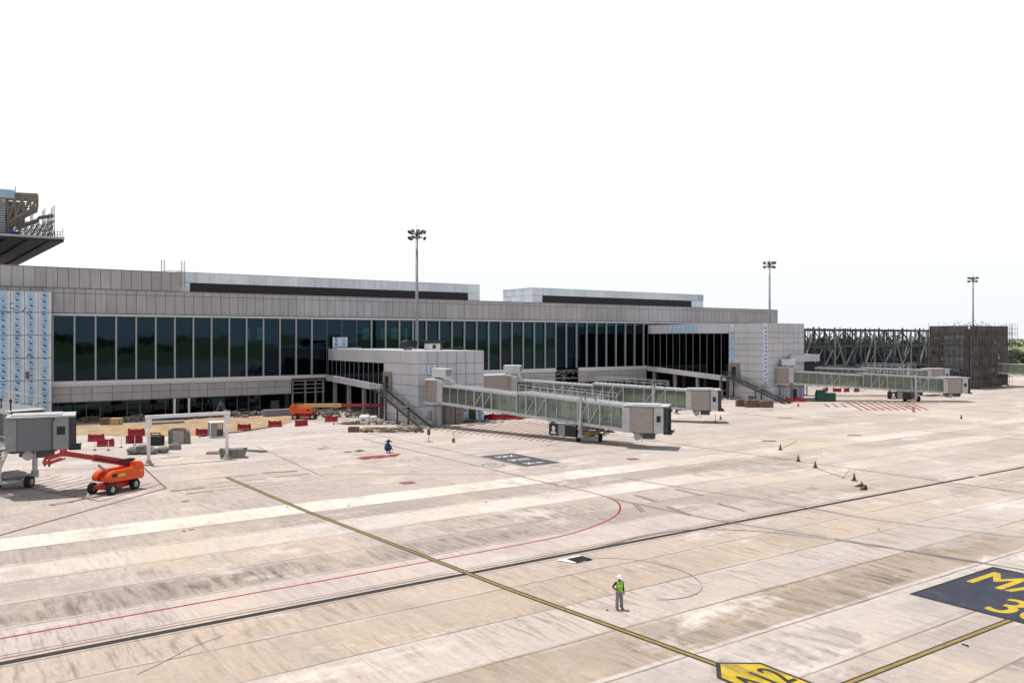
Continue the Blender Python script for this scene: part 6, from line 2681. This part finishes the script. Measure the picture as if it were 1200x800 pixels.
# trousers: slightly flared legs over the body
for s in (-1, 1):
    mb = MB()
    prof = [(.112, .90, .095), (.10, .70, .11), (.092, .48, .125), (.095, .25, .13), (.10, .09, .137)]
    vs, fs = [], []
    for k, (r, z, x) in enumerate(prof):
        for i in range(14):
            a = 2 * math.pi * i / 14
            vs.append((s * x + r * math.cos(a) * .92, .01 + r * math.sin(a) * 1.05, z))
    for k in range(4):
        for i in range(14):
            j = (i + 1) % 14
            fs.append((k * 14 + i, k * 14 + j, (k + 1) * 14 + j, (k + 1) * 14 + i))
    mb.add(vs, fs)
    mb.build('trouser_leg', M_trousers, p, smooth=True)
mb = MB()
prof = [(.185, .135, .93), (.188, .138, 1.05), (.185, .138, 1.2), (.205, .15, 1.35), (.20, .135, 1.43), (.12, .10, 1.495)]
vs, fs = [], []
for k, (rx, ry, z) in enumerate(prof):
    for i in range(18):
        a = 2 * math.pi * i / 18
        vs.append((rx * math.cos(a), ry * math.sin(a), z))
for k in range(5):
    for i in range(18):
        j = (i + 1) % 18
        fs.append((k * 18 + i, k * 18 + j, (k + 1) * 18 + j, (k + 1) * 18 + i))
mb.add(vs, fs)
ve = mb.build('safety_vest', M_hivis, p, smooth=True)
mb = MB()
for z in (1.24,):
    vs = []
    for i in range(18):
        a = 2 * math.pi * i / 18
        vs += [(.196 * math.cos(a), .147 * math.sin(a), z), (.199 * math.cos(a), .149 * math.sin(a), z + .05)]
    mb.add(vs, [(2 * i, 2 * ((i + 1) % 18), 2 * ((i + 1) % 18) + 1, 2 * i + 1) for i in range(18)])
mb.build('reflective_band', M_reflect, ve)
mb = MB()
prof = [(.125, 1.665), (.13, 1.69), (.118, 1.75), (.085, 1.795), (.03, 1.815)]
mb.lathe(prof, 0, 0, 18)
vs = []
for i in range(11):
    a = math.pi + math.pi * i / 10
    vs += [(.128 * math.cos(a), .128 * math.sin(a), 1.672), (.15 * math.cos(a), .128 * math.sin(a) + (.075 * math.sin(a)), 1.662)]
mb.add(vs, [(2 * i, 2 * i + 1, 2 * i + 3, 2 * i + 2) for i in range(10)])
mb.build('helmet', M_helmet, p, smooth=True)
# squatting worker beside the red marking
q = thing('person', 'person squatting in a dark blue shirt and wide black hat beside the red paint mark', 'person', (*at(454.5, 530.5), 0), -TH + rad(150))
q.scale = (1.28, 1.28, 1.28)
J2 = {
    'pelvis': ((0, .12, .26), (.17, .14)), 'waist': ((0, .14, .45), (.16, .13)), 'chest': ((0, .06, .74), (.19, .14)),
    'neckb': ((0, -.04, .92), .075), 'neck': ((0, -.08, .98), .058), 'head': ((0, -.12, 1.07), (.078, .092)), 'crown': ((0, -.11, 1.16), .065),
    'shL': ((.22, .02, .86), .07), 'elL': ((.30, -.16, .60), .052), 'wrL': ((.2, -.40, .45), .035), 'palmL': ((.18, -.46, .40), (.036, .022)),
    'shR': ((-.22, .02, .86), .07), 'elR': ((-.30, -.16, .60), .052), 'wrR': ((-.2, -.42, .30), .035), 'palmR': ((-.18, -.48, .24), (.036, .022)),
    'hipL': ((.12, .08, .28), .11), 'knL': ((.19, -.30, .50), .08), 'anL': ((.16, -.02, .10), .055), 'toeL': ((.17, -.22, .05), .045),
    'hipR': ((-.12, .08, .28), .11), 'knR': ((-.19, -.30, .50), .08), 'anR': ((-.16, -.02, .10), .055), 'toeR': ((-.17, -.22, .05), .045),
}


def mf2(c_):
    if c_.z < .12:
        return 3
    if c_.z > .95 or c_.y < -.40:
        return 0
    if c_.z < .34 or (c_.y < -.12 and c_.z < .58 and abs(c_.x) < .26):
        return 2
    return 1


figure('body', J2, {'face': (0, -1, 0)}, q, mf2, [M_skin, M_blueshirt, M_blacktop, M_rubber])
mb = MB()
mb.M = Matrix.Translation((0, .05, .62)) @ Matrix.Rotation(rad(14), 4, 'X')
prof = [(.26, .22, -.34), (.31, .25, -.14), (.32, .24, .08), (.29, .20, .22), (.12, .11, .32)]
vs, fs = [], []
for k, (rx, ry, z) in enumerate(prof):
    for i in range(18):
        a = 2 * math.pi * i / 18
        vs.append((rx * math.cos(a), ry * math.sin(a), z))
for k in range(4):
    for i in range(18):
        j = (i + 1) % 18
        fs.append((k * 18 + i, k * 18 + j, (k + 1) * 18 + j, (k + 1) * 18 + i))
mb.add(vs, fs)
mb.build('shirt', M_blueshirt, q, smooth=True)
mb = MB()
mb.lathe([(.36, 1.08), (.34, 1.12), (.14, 1.16), (.13, 1.24), (.08, 1.30), (.02, 1.31)], 0, -.11, 20)
mb.lathe([(.125, .96), (.145, 1.02), (.14, 1.12)], 0, -.07, 16)
mb.build('hat', M_blacktop, q, smooth=True)

# ------------------------------------------------------------------ trees
def leafmat(name, col):
    m = mat(name, col, 0.8, 0, 0.45, 0.5)
    return m


LEAF = [leafmat('leaf_dark', (0.013, 0.024, 0.014)), leafmat('leaf_mid', (0.024, 0.042, 0.020)), leafmat('leaf_light', (0.085, 0.125, 0.038))]


def crown_mesh(seed, h, r, m):
    rr = random.Random(seed)
    mb = MB()
    blobs = []
    for i in range(11):
        a = rr.uniform(0, 6.28)
        d = rr.uniform(.1, .8) * r
        blobs.append((Vector((d * math.cos(a), d * math.sin(a), h * rr.uniform(.36, .86))), rr.uniform(.28, .5) * r))
    for c_, br in blobs:
        for k in range(150):
            d = Vector((rr.gauss(0, 1), rr.gauss(0, 1), rr.gauss(0, .8))).normalized() * br * rr.uniform(.55, 1.12)
            pc = c_ + d
            s_ = rr.uniform(.22, .6)
            n_ = Vector((rr.gauss(0, 1), rr.gauss(0, 1), rr.gauss(0, 1))).normalized()
            a = n_.orthogonal().normalized() * s_
            b = n_.cross(a).normalized() * s_ * .7
            mb.add([pc - a, pc + b, pc + a, pc - b], [(0, 1, 2, 3)], rr.randrange(2))
    return mb


def make_tree(seed, h, r, mats):
    t = thing('tree', 'tree', 'tree', (0, 0, 0), 0, 'trees beyond the unfinished concourse')
    mb = MB()
    mb.tube((0, 0, .0), (.2, .1, h * .5), .34, 9, .18)
    rr = random.Random(seed)
    for i in range(6):
        a = rr.uniform(0, 6.28)
        mb.tube((.1, .05, h * (.25 + .04 * i)), (r * .6 * math.cos(a), r * .6 * math.sin(a), h * rr.uniform(.5, .75)), .12, 6, .04)
    mb.build('trunk', M_trunk, t)
    crown_mesh(seed, h, r, mats).build('crown', mats, t)
    return t


protos = [make_tree(3, 14.5, 6.5, [LEAF[0], LEAF[1]]), make_tree(5, 12.5, 6.0, [LEAF[1], LEAF[0]]), make_tree(8, 10.5, 5.8, [LEAF[1], LEAF[2]])]
tree_specs = []
rr = random.Random(4)
for i in range(24):
    f_ = i / 23
    tree_specs.append((948 + 150 * f_, rr.uniform(345, 430), i % 3 if rr.random() < .7 else 0, rr.uniform(.78, 1.1)))
tree_specs += [(1171, 420, 2, .8), (1181, 395, 2, .62), (1190, 430, 1, .66), (1199, 405, 2, .7)]
used = set()
for i, (px_, Y, k, s_) in enumerate(tree_specs):
    if i < 24:
        k = k % 2
    o = protos[k] if k not in used else copy_tree(protos[k])
    used.add(k)
    X = (px_ - MIDX) / F * Y
    u, w = cam2w(X, Y)
    o.location = (u, w, 0)
    o.rotation_euler = (0, 0, rr.uniform(0, 6.28))
    o.scale = (s_ * rr.uniform(.9, 1.15), s_ * rr.uniform(.9, 1.15), s_)
    if i < 24:
        o['label'] = ['tall dark tree seen through the bare steel frame', 'medium dark green tree seen through the bare steel frame', 'shorter lighter green tree seen through the bare steel frame'][k]
        o['group'] = ['tall dark trees behind the steel frame', 'medium trees behind the steel frame', 'shorter trees behind the steel frame'][k]
    else:
        o['group'] = 'bushy trees at the right edge'
        o['label'] = 'bushy green tree in the field at the right edge beyond the net-covered pier'
# far wood on the horizon; haze is a bluish tint in the leaf colour
mb = MB()
rr = random.Random(21)
for i in range(5200):
    X = rr.uniform(300, 1700)
    Y = rr.uniform(1150, 1500)
    hmax = 13.5 + 2.5 * math.sin(X * .013) + 1.5 * math.sin(X * .041)
    u, w = cam2w(X, Y)
    z = rr.uniform(.5, hmax)
    s_ = rr.uniform(1.2, 2.8)
    n_ = Vector((rr.gauss(0, 1), rr.gauss(0, 1), rr.gauss(0, 1))).normalized()
    a = n_.orthogonal().normalized() * s_
    b = n_.cross(a).normalized() * s_ * .8
    pc = Vector((u, w, z))
    mb.add([pc - a, pc + b, pc + a, pc - b], [(0, 1, 2, 3)], rr.randrange(2))
for i in range(5200):
    X = rr.uniform(-560, 900)
    Y = rr.uniform(-820, -640)
    u, w = cam2w(X, Y)
    z = rr.uniform(.5, 10.5 + 1.5 * math.sin(X * .03))
    s_ = rr.uniform(1.5, 3.4)
    n_ = Vector((rr.gauss(0, 1), rr.gauss(0, 1), rr.gauss(0, 1))).normalized()
    a = n_.orthogonal().normalized() * s_
    b = n_.cross(a).normalized() * s_ * .8
    pc = Vector((u, w, z))
    mb.add([pc - a, pc + b, pc + a, pc - b], [(0, 1, 2, 3)], rr.randrange(2))
o = mb.build('far_wood', [mat('haze_tinted_leaf', (0.045, 0.07, 0.055), .9, 0, .4, .02), mat('distant_leaf_pale', (0.06, 0.085, 0.055), .9, 0, .4, .02)])
o['kind'] = 'stuff'
mb = MB()
for i in range(2600):
    X = rr.uniform(190, 340)
    Y = rr.uniform(360, 520)
    u, w = cam2w(X, Y)
    z = rr.uniform(.1, 3.2)
    s_ = rr.uniform(.4, 1.0)
    n_ = Vector((rr.gauss(0, 1), rr.gauss(0, 1), rr.gauss(0, 1))).normalized()
    a = n_.orthogonal().normalized() * s_
    b = n_.cross(a).normalized() * s_ * .8
    pc = Vector((u, w, z))
    mb.add([pc - a, pc + b, pc + a, pc - b], [(0, 1, 2, 3)], rr.randrange(2))
o = mb.build('scrub', [LEAF[2], LEAF[1]])
o['kind'] = 'stuff'

# ------------------------------------------------------------------ light
SUN_EL = 76.0
sx_, sy_ = -.35, .94          # horizontal direction toward the sun (from behind the terminal)
hz = math.hypot(sx_, sy_)
dsun = Vector((sx_ / hz * math.cos(rad(SUN_EL)), sy_ / hz * math.cos(rad(SUN_EL)), math.sin(rad(SUN_EL))))
sun = bpy.data.lights.new('sun', 'SUN')
sun.energy = 5.0
sun.angle = rad(0.6)
sun.color = (1.0, 0.95, 0.88)
so = bpy.data.objects.new('sun', sun)
COL.objects.link(so)
so.rotation_euler = dsun.to_track_quat('Z', 'Y').to_euler()
so.location = (0, 60, 80)

wd = bpy.data.worlds.new('World')
sc.world = wd
wd.use_nodes = True
nt = wd.node_tree
nt.nodes.clear()
out = nt.nodes.new('ShaderNodeOutputWorld')
bg = nt.nodes.new('ShaderNodeBackground')
sky = nt.nodes.new('ShaderNodeTexSky')
sky.sky_type = 'NISHITA'
sky.sun_disc = False
sky.sun_elevation = rad(SUN_EL)
sky.sun_rotation = math.atan2(dsun.x, dsun.y)
sky.air_density = 1.0
sky.dust_density = 1.5
sky.ozone_density = 1.0
bg.inputs[1].default_value = 0.12
# bright white haze low in the sky, thinning out toward the zenith
tcw = nt.nodes.new('ShaderNodeTexCoord')
spw = nt.nodes.new('ShaderNodeSeparateXYZ')
nt.links.new(tcw.outputs['Generated'], spw.inputs[0])
mrw = nt.nodes.new('ShaderNodeMapRange')
mrw.interpolation_type = 'SMOOTHSTEP'
mrw.inputs[1].default_value = 0.40
mrw.inputs[2].default_value = 0.75
mrw.inputs[3].default_value = 1.0
mrw.inputs[4].default_value = 0.0
nt.links.new(spw.outputs[2], mrw.inputs[0])
mxw = nt.nodes.new('ShaderNodeMix')
mxw.data_type = 'RGBA'
nt.links.new(mrw.outputs[0], mxw.inputs[0])
nt.links.new(sky.outputs[0], mxw.inputs[6])
lowr = nt.nodes.new('ShaderNodeMapRange')
lowr.inputs[1].default_value = 0.0
lowr.inputs[2].default_value = 0.13
nt.links.new(spw.outputs[2], lowr.inputs[0])
lowm = nt.nodes.new('ShaderNodeMix')
lowm.data_type = 'RGBA'
nt.links.new(lowr.outputs[0], lowm.inputs[0])
lowm.inputs[6].default_value = (7.5, 7.95, 8.3, 1)
lowm.inputs[7].default_value = (8.7, 8.8, 8.9, 1)
nt.links.new(lowm.outputs[2], mxw.inputs[7])
nt.links.new(mxw.outputs[2], bg.inputs[0])
nt.links.new(bg.outputs[0], out.inputs[0])

# ------------------------------------------------------------------ camera
cam = bpy.data.cameras.new('camera')
cam.sensor_width = 36.0
cam.lens = 36.0 * F / 1200.0
cam.shift_y = -4.5 / 1200.0
cam.clip_start = 0.5
cam.clip_end = 20000
co = bpy.data.objects.new('camera', cam)
COL.objects.link(co)
co.location = (0, 0, CAMH)
co.rotation_euler = (rad(90), 0, -TH)
sc.camera = co
sc.render.resolution_x, sc.render.resolution_y = 1024, 682
sc.view_settings.view_transform = 'Standard'
sc.view_settings.look = 'None'
sc.view_settings.exposure = 0.0
sc.view_settings.gamma = 1.0
sc.view_settings.use_curve_mapping = False
sc.cycles.max_bounces = 8
sc.cycles.transparent_max_bounces = 16
